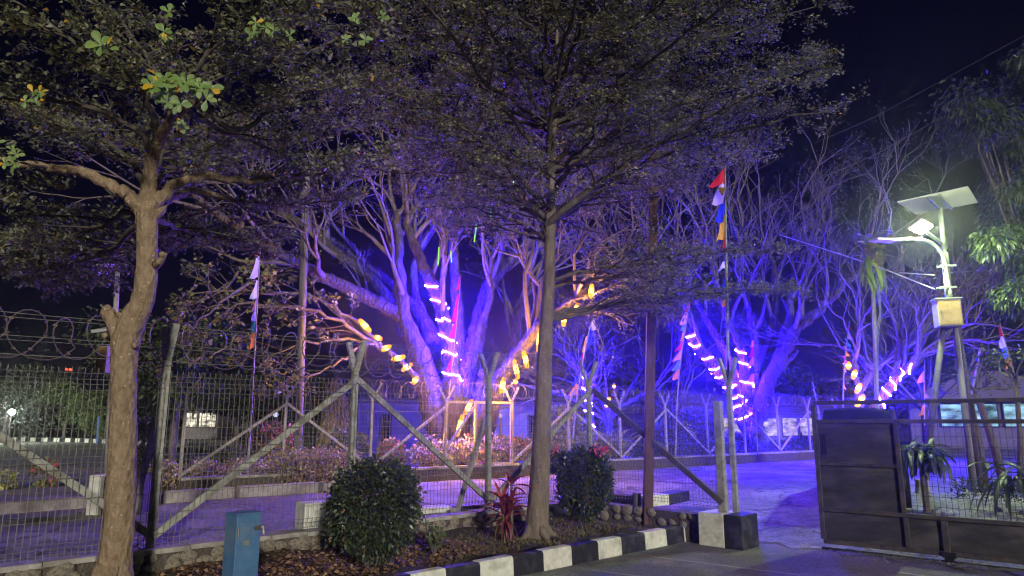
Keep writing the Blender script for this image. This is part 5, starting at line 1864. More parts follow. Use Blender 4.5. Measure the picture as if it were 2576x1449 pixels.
# big dark tree at the right edge
TR = 15.5
base = Vector((W(2700, 1060, TR).x, TR, .3))
treeR = thing("mango_tree", base, "large dark dense tree filling the upper right edge beside the solar lamp", "tree")
m = MB()
m.tube([base - Vector((0, 0, .1)), base + Vector((-.1, 0, 1.6)), base + Vector((-.3, 0, 3.4)), base + Vector((-.3, .1, 5.2))], [.34, .28, .24, .16], 12)
m.build("trunk", "bark_dark", treeR, smooth=True)
limbs_ = MB()
P, D = [], []
tp0 = base + Vector((-.3, 0, 3.2))
Cl = []
for k in range(85):
    x, y = rng.uniform(2400, 2800), rng.uniform(130, 765)
    edge = 2440 - 0.0 * y
    lim = 2405 + 70 * abs(math.sin(y * .011)) + (120 if y < 220 else 0) + (60 if 430 < y < 760 else 0) + max(0, (y - 700) * .9)
    if x < lim:
        x = lim + rng.uniform(0, 60)
    c = W(x, y, TR + rng.uniform(-1.6, 2.2))
    Cl.append(c)
    limbs_.tube([tp0 + Vector((0, 0, rng.uniform(0, 1.8))), lerp(tp0, c, .55) + Vector((0, 0, .25)), c], [.06, .03, .008], 5)
limbs_.build("limbs", "bark_dark", treeR, smooth=True)
for c in Cl:
    p_, d_ = blob_leaves(380, c, rng.uniform(.4, .75), rng.uniform(.4, .75), rng.uniform(.25, .45), .2)
    d_[:, 2] -= .7
    P.append(p_)
    D.append(d_)
P, D = np.concatenate(P), np.concatenate(D)
leaves("crown", P, D, nrg.uniform(.09, .19, len(P)), "leaf_mid", treeR, wid=.28, droop=.25, rnd=clusters_rnd(P, 1.5))
# dark leaning trunks behind the gate at the right
for k, (xa, ya, xb, yb, d, r, lab) in enumerate(((2480, 1215, 2440, 1000, 15.5, .07, "thin dark leaning trunk right of the lamp's pale leg"), (2530, 1230, 2455, 985, 16.0, .10, "thick dark leaning trunk behind the gate mesh at the right"),
                                               (2560, 1200, 2556, 960, 15.0, .06, "upright grey sapling trunk at the right picture edge"))):
    a, c = W(xa, ya, d), W(xb, yb, d - .3)
    a.z = .25
    t = thing("garden_tree", a, lab, "tree")
    wood, tips = MB(), []
    wood.tube([a, lerp(a, c, .5) + Vector((.04, 0, 0)), c], [r, r * .85, r * .7], 8)
    wood.build("trunk", "bark_dark", t, smooth=True)
    wood = MB()
    for _ in range(4):
        sprout(wood, tips, c, Vector((rng.gauss(0, .7), rng.gauss(0, .6), .8)).normalized(), .4, r * .45, 2)
    wood.build("limbs", "bark_dark", t, smooth=True)
    P, D, L = rosettes(tips, 3, .12, .1)
    leaves("crown", P, D, L, "leaf_mid", t, wid=.3)

# ================================================================== poles and lamps
def solar_lamp(label, d, mast_base, mast_top, panel, box, head, arm, legs=None, mat="galv", extra_arm=None, lit=True):
    mb, mt = W(mast_base[0], mast_base[1], d), W(mast_top[0], mast_top[1], d)
    t = thing("solar_street_lamp", Vector((mb.x, mb.y, YARD)), label, "street lamp")
    m = MB()
    m.tube([mb, lerp(mb, mt, .55)], [.075, .07], 12)
    m.tube([lerp(mb, mt, .55), mt], [.05, .045], 10)
    m.build("mast", mat, t, smooth=True)
    pc = [W(x, y, q) for x, y, q in panel]
    m = MB()
    m.slab(pc, .035)
    o = m.build("solar_panel", "panel_back", t)
    m = MB()
    up = (pc[1] - pc[0]).cross(pc[2] - pc[0]).normalized()
    cen = (pc[0] + pc[1] + pc[2] + pc[3]) / 4
    m.slab([lerp(p_, cen, .04) + up * .004 for p_ in pc] if up.z > 0 else [lerp(p_, cen, .04) - up * .04 for p_ in pc][::-1], .002)
    m.build("cell_sheet", "panel_cells", o)
    m = MB()
    for k in (.42, .58):
        m.beam(lerp(pc[0], pc[1], k) - Vector((0, 0, .05)), lerp(pc[3], pc[2], k) - Vector((0, 0, .05)), .04, .04)
    m.build("panel_rail", mat, o)
    if box:
        a, c = W(box[0], box[1], d - .12), W(box[2], box[3], d - .12)
        cx_ = (a + c) / 2
        w, h = abs(c.x - a.x), abs(a.z - c.z)
        m = MB()
        m.box(cx_, w, .34, h, R(-14))
        o = m.build("battery_box", "box_edge", t, bevel=.008)
        m = MB()
        q = Vector((math.sin(R(-14)), -math.cos(R(-14)), 0))
        m.box(cx_ + q * .176, w * .9, .02, h * .90, R(-14))
        dr = m.build("box_door", "box_cream", o, bevel=.004)
        m = MB()
        s_ = Vector((math.cos(R(-14)), math.sin(R(-14)), 0))
        m.tube([cx_ + q * .2 - s_ * w * .36 + Vector((0, 0, .02)), cx_ + q * .2 - s_ * w * .36 - Vector((0, 0, h * .22))], .008, 6)
        m.ball(cx_ + q * .2 - s_ * w * .36 + Vector((0, 0, .02)), .016, 8, 6)
        m.build("box_handle", "padlock", o)
        m = MB()
        m.box(cx_ + Vector((0, 0, h / 2 + .012)), w * 1.1, .40, .024, R(-14))
        m.build("box_lid", "galv", o)
    pts = catmull([W(*p_) for p_ in arm], 6)
    m = MB()
    m.tube(pts, .032, 8)
    m.build("lamp_arm", mat, t, smooth=True)
    hp = W(*head)
    dv = (pts[-1] - pts[-2]).normalized()
    dv.z *= .3
    dv.normalize()
    m = MB()
    tl_ = Vector((-.12, .5, .86)).normalized()
    m.beam(hp - dv * .26 + tl_ * .04, hp + dv * .26 + tl_ * .044, .32, .06, ref=tl_)
    hd = m.build("lamp_head", "lamp_shell", t, bevel=.015)
    if lit:
        m = MB()
        m.beam(hp - dv * .21 - tl_ * .012, hp + dv * .21 - tl_ * .008, .26, .03, ref=tl_)
        m.build("lamp_lens", "led_white", hd)
    return t
TL = 14.6
sl = solar_lamp("lit solar street lamp on splayed legs behind the sliding gate", TL, (2392, 800), (2363, 505),
                [(2256, 507, TL - .75), (2434, 468, TL - .5), (2458, 507, TL + .2), (2302, 537, TL + .02)], (2352, 755, 2414, 822), (2318, 572, TL - .6),
                [(2378, 632, TL), (2368, 612, TL - .1), (2350, 598, TL - .3), (2325, 580, TL - .55)])
# second arm with an unlit head, clamps
m = MB()
pts = catmull([W(2392, 748, TL - .08), W(2382, 690, TL - .08), W(2372, 645, TL - .1), (W(2345, 612, TL - .2)), W(2300, 602, TL - .4), W(2246, 604, TL - .6)], 5)
m.tube(pts, .038, 8)
m.build("lamp_arm", "galv", sl, smooth=True)
m = MB()
m.beam(W(2248, 606, TL - .6), W(2196, 603, TL - .85), .22, .05)
m.build("lamp_head", "lamp_shell", sl, bevel=.012)
m = MB()
for y in (668, 722):
    c = W(2385, y, TL - .09)
    m.box(c, .34, .05, .035)
    m.box(c + Vector((0, .12, 0)), .34, .03, .035)
m.build("clamp", "galv", sl)
for (bx, by, tx, ty, mat, foot) in ((2321, 1232, 2376, 800, "dark_pole", 0), (2452, 1246, 2398, 780, "wood_pole", 1), (2468, 1235, 2406, 800, "dark_pole", 0)):
    a, c = W(bx, by, TL - (.15 if foot else -.1)), W(tx, ty, TL)
    m = MB()
    m.tube([a, c], [.07, .055], 10)
    m.build("leg", mat, sl, smooth=True)
    if foot:
        m = MB()
        m.box(Vector((a.x, a.y, a.z - .03)), .62, .34, .17, R(-10))
        m.build("foot_block", "concrete", sl, bevel=.015)
    elif bx < 2400:
        m = MB()
        m.tube([a - Vector((0, 0, .12)), a + Vector((0, 0, .16))], [.15, .11], 12)
        m.tube([a + Vector((0, 0, .16)), a + Vector((0, 0, .20))], [.13, .13], 12)
        m.build("foot_collar", "concrete", sl)
# cables to the lamp
for k, (pts_, lab, r) in enumerate((([(1960, 590, 24), (2060, 622, 20), (2200, 668, 16.5), (2352, 728, TL)], "pale slack cable running down left from the solar street lamp", .014),
                                    ([(2262, 686, 16.0), (2350, 692, TL)], "short pale cable level with the staghorn fern", .012),
                                    ([(1650, 500, 30), (1820, 560, 27), (1960, 590, 24)], "dark slack cable in front of the bare crown, upper right", .014))):
    m = MB()
    m.tube(catmull([W(*p_) for p_ in pts_], 6) if len(pts_) > 2 else [W(*p_) for p_ in pts_], r, 5)
    tag(m.build("cable", "cable_pale" if k < 2 else "cable"), lab, "cable")
for k, (y0, y1, lab) in enumerate(((300, 160, "upper of two faint overhead wires crossing the night sky"), (395, 250, "lower of two faint overhead wires crossing the night sky"))):
    m = MB()
    m.tube([W(2050, y0 + 60, 60), W(2200, y0 - 5, 55), W(2576, y1 - 70, 45)], .012, 4)
    tag(m.build("overhead_wire", "cable_pale"), lab, "cable")

# left lamp behind the tan trunk
solar_lamp("unlit solar street lamp with pale mast behind the tan trunk", 13.2, (272, 1200), (296, 680), [(222, 672, 12.8), (276, 652, 13.0), (302, 668, 13.6), (246, 690, 13.4)], (262, 872, 284, 940), (268, 832, 12.9),
           [(288, 800, 13.2), (284, 815, 13.1), (272, 830, 12.95)], lit=False, mat="post_far")

# wooden pole
a, c = G(747, 1212, YARD), W(770, 380, 16.4)
a2 = Vector((a.x, a.y, YARD - .1))
t = thing("wooden_pole", a2, "tall round wooden utility pole left of the violet tree", "pole")
c = W(772, 420, a.y)
m = MB()
m.tube([a2, lerp(a2, c, .5), c], [.105, .10, .09], 14)
m.build("pole_shaft", "wood_pole", t, smooth=True)
m = MB()
m.tube([a2, a2 + Vector((0, 0, .35))], [.16, .12], 12)
m.build("pole_base", "dark_pole", t)
# brown steel pole in the bed
a = G(1629, 1312, .22)
t = thing("brown_pole", a, "straight rust-brown steel pole in the bed by the gate corner", "pole")
c = W(1643, 470, a.y)
m = MB()
m.beam(a - Vector((0, 0, .05)), c, .15, .13, ref=(0, 1, 0))
m.build("pole_shaft", "rust_pole", t, bevel=.012)
m = MB()
m.tube([a + Vector((-.12, .22, 0)), a + Vector((-.12, .22, .42))], .07, 10)
m.build("pipe_stub", "dark_pole", t)
# wires looping on the brown pole
m = MB()
for k in range(4):
    pts_ = catmull([W(1640, 500 + 20 * k, a.y - .1), W(1665 + 8 * k, 540 + 25 * k, a.y - .15), W(1648, 590 + 15 * k, a.y - .1)], 5)
    m.tube(pts_, .006, 4)
m.build("wire_loop", "cable", t)
# pole carrying the staghorn fern
d = 17.0
a, c = W(2198, 1060, d), W(2196, 700, d)
a.z = .35
t = thing("thin_post", a, "thin pale post carrying the staghorn fern behind the sliding gate", "pole")
m = MB()
m.tube([a, c], [.055, .05], 8)
m.build("pole_shaft", "post_far", t)
m = MB()
for k in range(3):
    m.tube(catmull([W(2206 + 3 * k, 720, d - .08), W(2212 + 2 * k, 790, d - .08), W(2202 + 4 * k, 850, d - .06), W(2207, 1010, d - .05)], 4), .007, 4)
m.build("trailing_root", "cable_pale", t)
fern = thing("staghorn_fern", W(2200, 640, d), "staghorn fern of hanging lobed green fronds on the thin pale post", "fern")
m = MB()
m.ball(W(2200, 640, d), .28, 10, 8, 1.3)
m.build("fern_core", "bark_dark", fern, smooth=True)
for k in range(62):
    a_ = k * 2.4
    low = k < 34
    q = W(2200 + rng.uniform(-26, 26), (rng.uniform(640, 690) if low else rng.uniform(585, 650)), d - .1 + .25 * math.sin(a_))
    dv = Vector((math.cos(a_) * .7, math.sin(a_) * .7 - .2, -.5 if low else rng.uniform(-.1, .8)))
    blade(q, dv, rng.uniform(.5, .85) if low else rng.uniform(.3, .6), rng.uniform(.07, .12), 2.2 if low else 1.2, "leaf_fern" if low else "leaf_mid", fern, rng.uniform(.3, 1), name="frond", trough=.1)

# ================================================================== banners
def banner(label, pole_px, d, flags, pole_r=.016, polem="post_far", emblem=None, group="tall pennant banners"):
    """pole_px from foot to tip; flags: (t0, t1, width at top, width at bottom, colour), widths in the sheet's pixels, minus = left"""
    pts = [W(x, y, d) for x, y in pole_px]
    path = catmull(pts, 6) if len(pts) > 2 else [lerp(pts[0], pts[1], i / 12) for i in range(13)]
    t = thing("pennant_banner", path[0], label, "banner", group)
    m = MB()
    m.tube(path, radii(len(path), pole_r * 1.3, pole_r * .6), 6)
    m.build("banner_pole", polem, t, smooth=True)
    def at(u):
        x = u * (len(path) - 1)
        i = min(int(x), len(path) - 2)
        return lerp(path[i], path[i + 1], x - i)
    for k, (t0_, t1_, w0, w1, colr) in enumerate(flags):
        V, F = [], []
        n, q = 6, 5
        for i in range(n + 1):
            u = i / n
            base_ = at(t0_ + (t1_ - t0_) * u)
            w = (w0 + (w1 - w0) * u) * d / FPX * 1.2
            for j in range(q + 1):
                v = j / q
                V.append(base_ + Vector((w * v, .05 * v * math.sin(5 * v + 4 * u + k) + .03 * v, -.10 * v * abs(w) * (1 + u) + .02 * math.sin(7 * v + k) * v)))
        for i in range(n):
            for j in range(q):
                a_ = i * (q + 1) + j
                F.append((a_, a_ + 1, a_ + q + 2, a_ + q + 1))
        o = np_mesh("pennant", V, F, "cloth_" + colr, t, smooth=True)
        if emblem == k:
            mid = at(t0_ + (t1_ - t0_) * .45)
            s_ = d / FPX
            def e(x, y):
                return mid + Vector((x * s_, -.05, -y * s_))
            mm = MB()
            mm.slab([e(-23, -6), e(-15, -11), e(-11, -8), e(-6, -10), e(-2, -4), e(-6, 0), e(-8, 7), e(-6, 12), e(-14, 12), e(-15, 5), e(-20, 2), e(-17, -2)][::-1], .006)
            mm.build("emblem", "gold", o)
    return t
banner("faded banner of red, cream, pink, green and orange left of the wooden pole", [(620, 1225), (633, 1020), (645, 800), (655, 622)], 15.6,
       [(.99, .965, -4, -14, "red"), (.965, .855, -8, -20, "white"), (.84, .755, -7, -17, "white"), (.755, .70, -5, -10, "pink"), (.70, .655, -8, -11, "lavender"), (.655, .61, -8, -11, "green"), (.61, .55, -8, -15, "orange")], .022)
banner("narrow red and magenta banner in front of the big violet tree", [(1106, 1180), (1128, 1000), (1145, 850), (1160, 690)], 18.6,
       [(.99, .92, -3, -8, "red"), (.90, .76, -4, -11, "red"), (.76, .67, -4, -15, "magenta"), (.57, .49, -3, -12, "red")], .014)
banner("curved banner of red, white, blue and yellow right of the slim trunk", [(1440, 1120), (1452, 1000), (1468, 900), (1485, 820), (1502, 765)], 21.0,
       [(.98, .86, -2, 6, "red"), (.86, .72, 4, 13, "white"), (.74, .60, 5, 13, "blue"), (.66, .54, -4, -7, "yellow"), (.54, .44, -4, -8, "red"), (.40, .33, -5, -14, "blue"), (.34, .27, -5, -19, "orange")], .02)
banner("tall banner with a gold emblem on white above the gate pier", [(1832, 1000), (1830, 800), (1826, 600), (1824, 420)], 10.9,
       [(.99, .92, -2, -34, "red"), (.925, .83, -8, -30, "white"), (.86, .745, -4, -24, "blue"), (.775, .665, -6, -21, "yellow"), (.70, .62, -3, -10, "red"), (.57, .54, -9, -15, "white"), (.50, .46, -5, -8, "blue"), (.42, .385, -4, -11, "orange")], .022, "galv", emblem=1)
banner("banner of orange, pink, blue and red at the left of the second violet tree", [(1699, 1155), (1704, 1000), (1716, 880), (1736, 757)], 23.0,
       [(.97, .924, -2, -7, "red"), (.924, .843, -5, -14, "pink"), (.843, .80, -4, -12, "sky"), (.80, .727, -3, -8, "orange"), (.727, .667, -4, -17, "red"), (.665, .597, -5, -18, "pink"), (.59, .527, -5, -17, "sky"), (.527, .458, -4, -15, "orange")], .02)
banner("banner of red, pink, blue and orange against the second violet tree's trunk", [(1906, 1143), (1900, 1000), (1898, 900), (1897, 788)], 25.0,
       [(.98, .93, -2, 3, "red"), (.93, .85, -3, 5, "pink"), (.85, .80, -4, -7, "blue"), (.80, .75, -4, -10, "orange"), (.75, .676, -5, -14, "magenta"), (.676, .60, -6, -16, "pink"), (.60, .53, -5, -12, "blue"), (.53, .457, -6, -12, "orange")], .02)
banner("banner of red, violet, teal and orange left of the tree behind the gate", [(2120, 1060), (2122, 960), (2128, 880), (2138, 805)], 25.5,
       [(.985, .90, -2, 8, "red"), (.90, .79, -2, 12, "lavender"), (.79, .71, -4, 12, "green"), (.71, .60, -5, 10, "orange"), (.60, .52, -5, 8, "magenta"), (.52, .43, -4, 8, "lavender"), (.36, .27, -3, 8, "orange")], .02)
banner("slanting banner of red, white, blue and orange at the right picture edge", [(2566, 1010), (2548, 930), (2530, 865), (2513, 806)], 20.0,
       [(.99, .77, -1, -5, "red"), (.77, .62, -4, -14, "white"), (.62, .48, -6, -14, "sky"), (.48, .35, -6, -16, "orange")], .02)
banner("small tight banner of red, white and orange left of the slanting one", [(2440, 1015), (2452, 950), (2462, 905), (2470, 872)], 24.0,
       [(.99, .86, -1, 6, "red"), (.86, .70, -3, 3, "white"), (.70, .58, -3, 3, "blue"), (.58, .42, -3, 3, "orange"), (.42, .30, -3, 2, "red"), (.3, .18, -3, 2, "sky")], .03)
banner("small orange and pink banner between the violet-lit stem and the lamp's legs", [(2326, 1070), (2326, 1010), (2325, 970), (2326, 905)], 26.0,
       [(.86, .72, -3, -14, "orange"), (.72, .55, 2, 5, "magenta"), (.55, .42, 2, 11, "pink"), (.42, .28, -4, -4, "blue"), (.28, .14, -3, -14, "orange")], .018)
banner("furled small banner with red tip above the gate's left corner", [(2062, 1060), (2056, 1020), (2050, 990), (2044, 960)], 29.0,
       [(.99, .80, -2, 3, "red"), (.80, .62, -3, 3, "white"), (.62, .4, -3, 3, "sky"), (.4, .15, -3, 4, "orange")], .03)

# ================================================================== blue meter box in the bed
p = W(603, 1449, 5.55)
bx = thing("blue_box", Vector((p.x, p.y, .2)), "narrow blue metal service box with a padlock standing in the leaf litter", "service box")
top = W(603, 1292, 5.55).z
ang = R(50)
m = MB()
m.box(Vector((p.x, p.y, (top + .2) / 2)), .20, .17, top - .2, ang)
m.build("cabinet", "blue_paint", bx, bevel=.006)
m = MB()
m.box(Vector((p.x, p.y, top + .006)), .215, .185, .014, ang)
m.build("lid", "blue_paint", bx, bevel=.004)
fx = Vector((math.sin(ang), -math.cos(ang), 0))
sx_ = Vector((math.cos(ang), math.sin(ang), 0))
m = MB()
c = Vector((p.x, p.y, top - .10)) + fx * .09 + sx_ * .07
m.box(c, .06, .03, .03, ang)
m.ball(c + sx_ * .03 + fx * .015, .02, 8, 6)
m.tube([c + sx_ * .03 + fx * .02 + Vector((0, 0, .01)), c + sx_ * .035 + fx * .03 - Vector((0, 0, .05))], .012, 8)
m.build("padlock", "padlock", bx)
m = MB()
m.box(Vector((p.x, p.y, (top + .2) / 2)) + fx * .087, .165, .006, top - .30, ang)
dr_ = m.build("box_door", "blue_paint", bx, bevel=.002)
m = MB()
for z in (top - .12, top - .45):
    q = Vector((p.x, p.y, z)) + fx * .094 - sx_ * .088
    m.tube([q - Vector((0, 0, .03)), q + Vector((0, 0, .03))], .008, 8)
m.build("hinge", "padlock", dr_)
m = MB()
for k in range(5):
    m.box(Vector((p.x, p.y, .55 - .018 * k)) + fx * .0915 + sx_ * .01, .09, .004, .006, ang)
m.build("vent_slot", "dark_steel", dr_)
m = MB()
m.box(Vector((p.x, p.y, top - .2)) + fx * .092 - sx_ * .02, .05, .003, .035, ang)
m.build("faded_plate", "galv", dr_)

# ================================================================== buildings
def building(name, label, x0, x1, d0, d1, z_eave, z_ridge, wallm, roofm, wins, winm, over=.5, wz=(.9, 2.1), hip=True, door=None):
    """long low building, front from survey column x0 at d0 to x1 at d1"""
    a = Vector((W(x0, 1060, d0).x, d0, YARD - .05))
    c = Vector((W(x1, 1060, d1).x, d1, YARD - .05))
    dv = (c - a).normalized()
    nn = Vector((-dv.y, dv.x, 0))
    dep = 7.0
    t = thing(name, a, label, "building")
    m = MB()
    L = (c - a).length
    mid = lerp(a, c, .5) + nn * dep / 2
    an = math.atan2(dv.y, dv.x)
    m.box(Vector((mid.x, mid.y, (z_eave + a.z) / 2)), L, dep, z_eave - a.z, an)
    wl_ = m.build("wall", wallm, t)
    e0, e1 = a - dv * over - nn * over, c + dv * over - nn * over
    e2, e3 = c + dv * over + nn * (dep + over), a - dv * over + nn * (dep + over)
    r0_, r1_ = lerp(a, c, .0) + nn * dep / 2 + dv * (dep * .5 if hip else -over), c + nn * dep / 2 - dv * (dep * .5 if hip else -over)
    def zz(p_, z):
        return Vector((p_.x, p_.y, z))
    m = MB()
    E0, E1, E2, E3 = [zz(q, z_eave) for q in (e0, e1, e2, e3)]
    R0, R1 = zz(r0_, z_ridge), zz(r1_, z_ridge)
    U0, U1, U2, U3 = [q - Vector((0, 0, .12)) for q in (E0, E1, E2, E3)]
    m.add([E0, E1, E2, E3, R0, R1, U0, U1, U2, U3], [(0, 1, 5, 4), (1, 2, 5), (2, 3, 4, 5), (3, 0, 4), (6, 7, 1, 0), (7, 8, 2, 1), (8, 9, 3, 2), (9, 6, 0, 3), (9, 8, 7, 6)])
    m.build("roof", roofm, t)
    for (u0, u1, kind) in wins:
        p0, p1 = lerp(a, c, u0), lerp(a, c, u1)
        za, zb_ = (wz if kind != "door" else (a.z + .02, 2.4))
        m = MB()
        f = [zz(p0, za) - nn * .05, zz(p1, za) - nn * .05, zz(p1, zb_) - nn * .05, zz(p0, zb_) - nn * .05]
        for q0, q1 in ((0, 1), (1, 2), (2, 3), (3, 0)):
            m.beam(f[q0], f[q1], .06, .07, ref=nn)
        k = max(1, int((p1 - p0).length / .9))
        for q in range(1, k):
            m.beam(lerp(f[0], f[1], q / k), lerp(f[3], f[2], q / k), .05, .05, ref=nn)
        wo_ = m.build("window_frame", "frame_dark", t)
        for q in range(k):
            m = MB()
            m.slab([lerp(f[0], f[1], q / k) + nn * .02, lerp(f[0], f[1], (q + 1) / k) + nn * .02, lerp(f[3], f[2], (q + 1) / k) + nn * .02, lerp(f[3], f[2], q / k) + nn * .02], .01)
            m.build("pane", winm, wo_)
    return t
building("long_building", "long low building with brown roof and pale wall behind the big violet tree", 900, 1420, 31, 36, 2.75, 4.3, "wall_pale", "roof", [(.10, .14, "w"), (.32, .36, "w"), (.56, .62, "w"), (.8, .86, "w")], "glass_dark", hip=False)
building("lit_building", "low dark-roofed building with yellow-lit windows seen through the gateway", 1690, 2190, 46, 52, 2.35, 3.7, "wall_dim", "roof", [(.06, .12, "w"), (.22, .38, "w"), (.42, .50, "w"), (.52, .60, "w"), (.61, .69, "w"), (.71, .76, "w")], "win_warm", wz=(.8, 2.05), hip=True)
building("hip_roof_building", "hip-roofed building with cyan-lit windows at the right behind the gate", 2290, 2760, 40, 36, 3.0, 4.7, "wall_pale", "roof_pale", [(.18, .34, "w"), (.36, .50, "w"), (.53, .66, "w"), (.7, .8, "w")], "win_cyan", wz=(1.5, 2.75), hip=True)
building("kiosk", "small bright-windowed kiosk among the park trees right of the near Y-topped post", 462, 548, 62, 62, 2.9, 3.7, "wall_dim", "roof", [(.06, .4, "w"), (.45, .95, "w")], "win_white", wz=(1.3, 2.55), over=.3)
# little lamps in the distance
for (x, y, d, r, mat, lab, nm, zb_) in ((30, 1036, 47, .18, "flood", "white floodlight on a post in the park at the far left", "park_lamp", YARD), (694, 1043, 26, .10, "globe", "pale globe lamp on a short post right of the leftmost banner", "globe_lamp", YARD), (1838, 1056, 40, .16, "win_white", "bright white lamp on a post just beside the gate posts", "yard_lamp", YARD),
                                        (1258, 1048, 21.5, .09, "panel_back", "bluish letter-box-like fitting on a post right of the violet tree's foot", "post_fitting", YARD)):
    q = W(x, y, d)
    t = thing(nm, Vector((q.x, q.y, zb_)), lab, "lamp" if nm != "post_fitting" else "fitting")
    m = MB()
    m.tube([Vector((q.x, q.y, zb_)), Vector((q.x, q.y, q.z - r * .9))], .04, 8)
    m.build("lamp_post", "dark_pole" if nm != "post_fitting" else "post_far", t)
    m = MB()
    m.ball(q, r, 10, 8, .9)
    m.build("lamp_globe", mat, t, smooth=True)
q0, q1 = W(168, 930, 95), W(177, 930, 95)
t = thing("mast_light", Vector((q0.x, 95, 0.2)), "pair of red warning lights on a distant mast at the left", "mast")
m = MB()
m.tube([Vector((q0.x, 95, .2)), q0], [.16, .10], 6)
m.tube([q0, q1], .06, 6)
m.build("mast_pole", "dark_pole", t)
for q in (q0, q1):
    m = MB()
    m.ball(q, .17, 8, 6)
    m.build("red_lamp", "led_red", t, smooth=True)
a = W(246, 1098, 46)
t = thing("blue_pole", Vector((a.x, 46, YARD)), "slim bright blue pole in the park left of the tan trunk", "pole")
m = MB()
m.tube([Vector((a.x, 46, YARD)), W(248, 1048, 46)], .06, 8)
m.build("pole_shaft", "cloth_sky", t)

# ================================================================== dark car parked behind the gate
cpos = Vector((W(2163, 1060, 14.0).x, 14.0, 0))
cpos.z = yard_z(cpos.x, cpos.y) + .01
car = thing("parked_car", cpos, "dark parked car mostly hidden behind the sheet panels of the sliding gate", "car")
ca = R(-118)
def cw(x, y, z):
    y *= .84
    z *= 1.06
    return Vector((cpos.x + x * math.cos(ca) - y * math.sin(ca), cpos.y + x * math.sin(ca) + y * math.cos(ca), cpos.z + z))
secs = [(-2.05, .74, .35, .72), (-1.95, .82, .28, .92), (-1.2, .85, .25, 1.0), (0, .86, .25, 1.0), (1.2, .85, .25, 1.02), (1.9, .80, .28, 1.0), (2.05, .72, .38, .9)]
m = MB()
vs, fs = [], []
for (x, hw_, z0_, z1_) in secs:
    for (y, z) in ((-hw_ * .92, z0_), (-hw_, z0_ + .2), (-hw_, z1_ - .12), (-hw_ * .93, z1_), (hw_ * .93, z1_), (hw_, z1_ - .12), (hw_, z0_ + .2), (hw_ * .92, z0_)):
        vs.append(cw(x, y, z))
for i in range(len(secs) - 1):
    for k in range(8):
        fs.append((i * 8 + k, i * 8 + (k + 1) % 8, (i + 1) * 8 + (k + 1) % 8, (i + 1) * 8 + k))
fs += [tuple(range(7, -1, -1)), tuple(range((len(secs) - 1) * 8, len(secs) * 8))]
m.add(vs, fs)
body = m.build("body", "car_paint", car, smooth=True, bevel=.02)
secs = [(-1.0, .80, 1.0), (-.55, .68, 1.54), (-.1, .68, 1.62), (.9, .67, 1.62), (1.6, .64, 1.52), (1.95, .74, 1.0)]
m = MB()
vs, fs = [], []
for (x, hw_, z) in secs:
    vs += [cw(x, -hw_, z), cw(x, 0, z + (.035 if z > 1.1 else 0)), cw(x, hw_, z)]
for i in range(len(secs) - 1):
    for k in range(2):
        fs.append((i * 3 + k, i * 3 + k + 1, (i + 1) * 3 + k + 1, (i + 1) * 3 + k))
k0 = len(vs)
m.add(vs, fs)
m.build("roof", "car_paint", car, smooth=True)
for s in (-1, 1):
    m = MB()
    m.add([cw(-.98, s * .80, 1.0), cw(-.55, s * .68, 1.52), cw(.9, s * .67, 1.60), cw(1.6, s * .64, 1.5), cw(1.93, s * .74, 1.0)], [(0, 1, 2, 3, 4)])
    m.build("side_window", "glass_dark", car)
    m = MB()
    m.box(cw(2.0, s * .6, .82), .10, .26, .16, ca)
    m.build("tail_light", "tail_red", car)
    for x in (-1.3, 1.3):
        m = MB()
        m.tube([cw(x, s * .64, .31), cw(x, s * .86, .31)], .31, 20)
        w = m.build("wheel", "rubber", car)
        m = MB()
        m.tube([cw(x, s * .86, .31), cw(x, s * .875, .31)], .19, 14)
        m.build("rim", "hub", w)

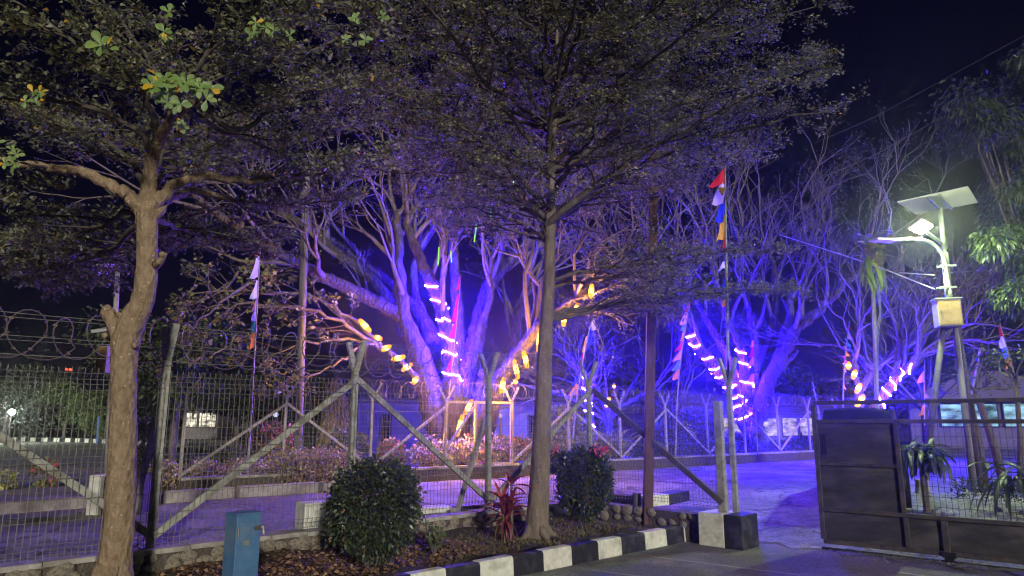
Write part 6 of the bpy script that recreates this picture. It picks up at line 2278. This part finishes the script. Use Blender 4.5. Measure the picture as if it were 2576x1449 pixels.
# pale concrete strip and planting edge behind the gate
m = MB()
a, c = gp(tp - .3, 0, 1.55), gp(TEND + 2, 0, 1.9)
sN = GN * .75
zz_ = .20
m.add([a + Vector((0, 0, zz_)), c + Vector((0, 0, zz_)), c + sN + Vector((0, 0, zz_ + .03)), a + sN + Vector((0, 0, zz_ + .03)), a - Vector((0, 0, .02)), c - Vector((0, 0, .02))], [(0, 1, 2, 3), (4, 5, 1, 0)])
tag(m.build("concrete_apron", "concrete"), "pale concrete apron strip just behind the gate mesh", "apron")
C = np.array([a + sN + GN * 2.6 + Vector((0, 0, .25))]) + np.outer(nrg.random(4200) * 6.5, np.array(GD)) + np.outer(nrg.random(4200) * 2.0, np.array(GN)) + np.outer(nrg.random(4200) * .4, [0, 0, 1])
tag(leaves("ground_cover", C, nrg.normal(size=C.shape) + [0, 0, .6], nrg.uniform(.06, .13, len(C)), "leaf_far", None, wid=.4), "dark low planting around the lamp's feet behind the gate mesh", "ground cover")

def far_woods():
    n = 16000
    u = nrg.uniform(-1, 1, n)
    x = u * 170
    y = 105 + nrg.uniform(0, 18, n)
    h = 6.5 + 2.0 * np.sin(x * .11) + 1.5 * np.sin(x * .31 + 2)
    P = np.stack([x, y, .3 + nrg.random(n) ** .8 * h], axis=1)
    o = leaves("far_woods", P, nrg.normal(size=(n, 3)), nrg.uniform(.7, 1.5, n), "leaf_far", None, wid=.8)
    tag(o, "dark band of distant woods along the skyline", "woods", kind="stuff")
far_woods()

# ================================================================== thin haze volume, added to give the lamps halos
hz = MB()
hz.box((0, 95, 15.0), 420, 240, 34)
ho = hz.build("haze", "haze")
tag(ho, kind="stuff")

GROUPS = {"rope_light": "violet rope lights on the trees", "string_light": "amber lamps strung in the trees", "far_tree": "dark trees along the skyline", "garden_tree": "garden and park trees",
          "rain_tree": "spreading lit trees in the yard", "ketapang_tree": "tiered trees in the flower bed", "clipped_shrub": "clipped shrubs in the bed", "shrub": "shrubs beyond the fences", "flowering_shrub": "flowering shrubs in the yard",
          "palm_shrub": "palms behind the far fence", "banana_plant": "broad-leaved plants in the yard", "glossy_plant": "strappy plants behind the gate", "hedge": "tan hedges along the kerb", "solar_street_lamp": "solar street lamps",
          "yard_kerb": "black and white kerbs inside the fence", "concrete_kerb": "concrete kerbs across the road", "park_kerb": "painted kerbs of the park road", "mesh_fence": "mesh fences with Y-topped posts", "ground_cover": "low planting in the yard",
          "overhead_wire": "overhead wires", "cable": "slack cables by the lamp"}
for o in bpy.data.objects:
    if o.parent is None and "category" in o and "group" not in o:
        g = GROUPS.get(o.name.split(".")[0])
        if g:
            o["group"] = g
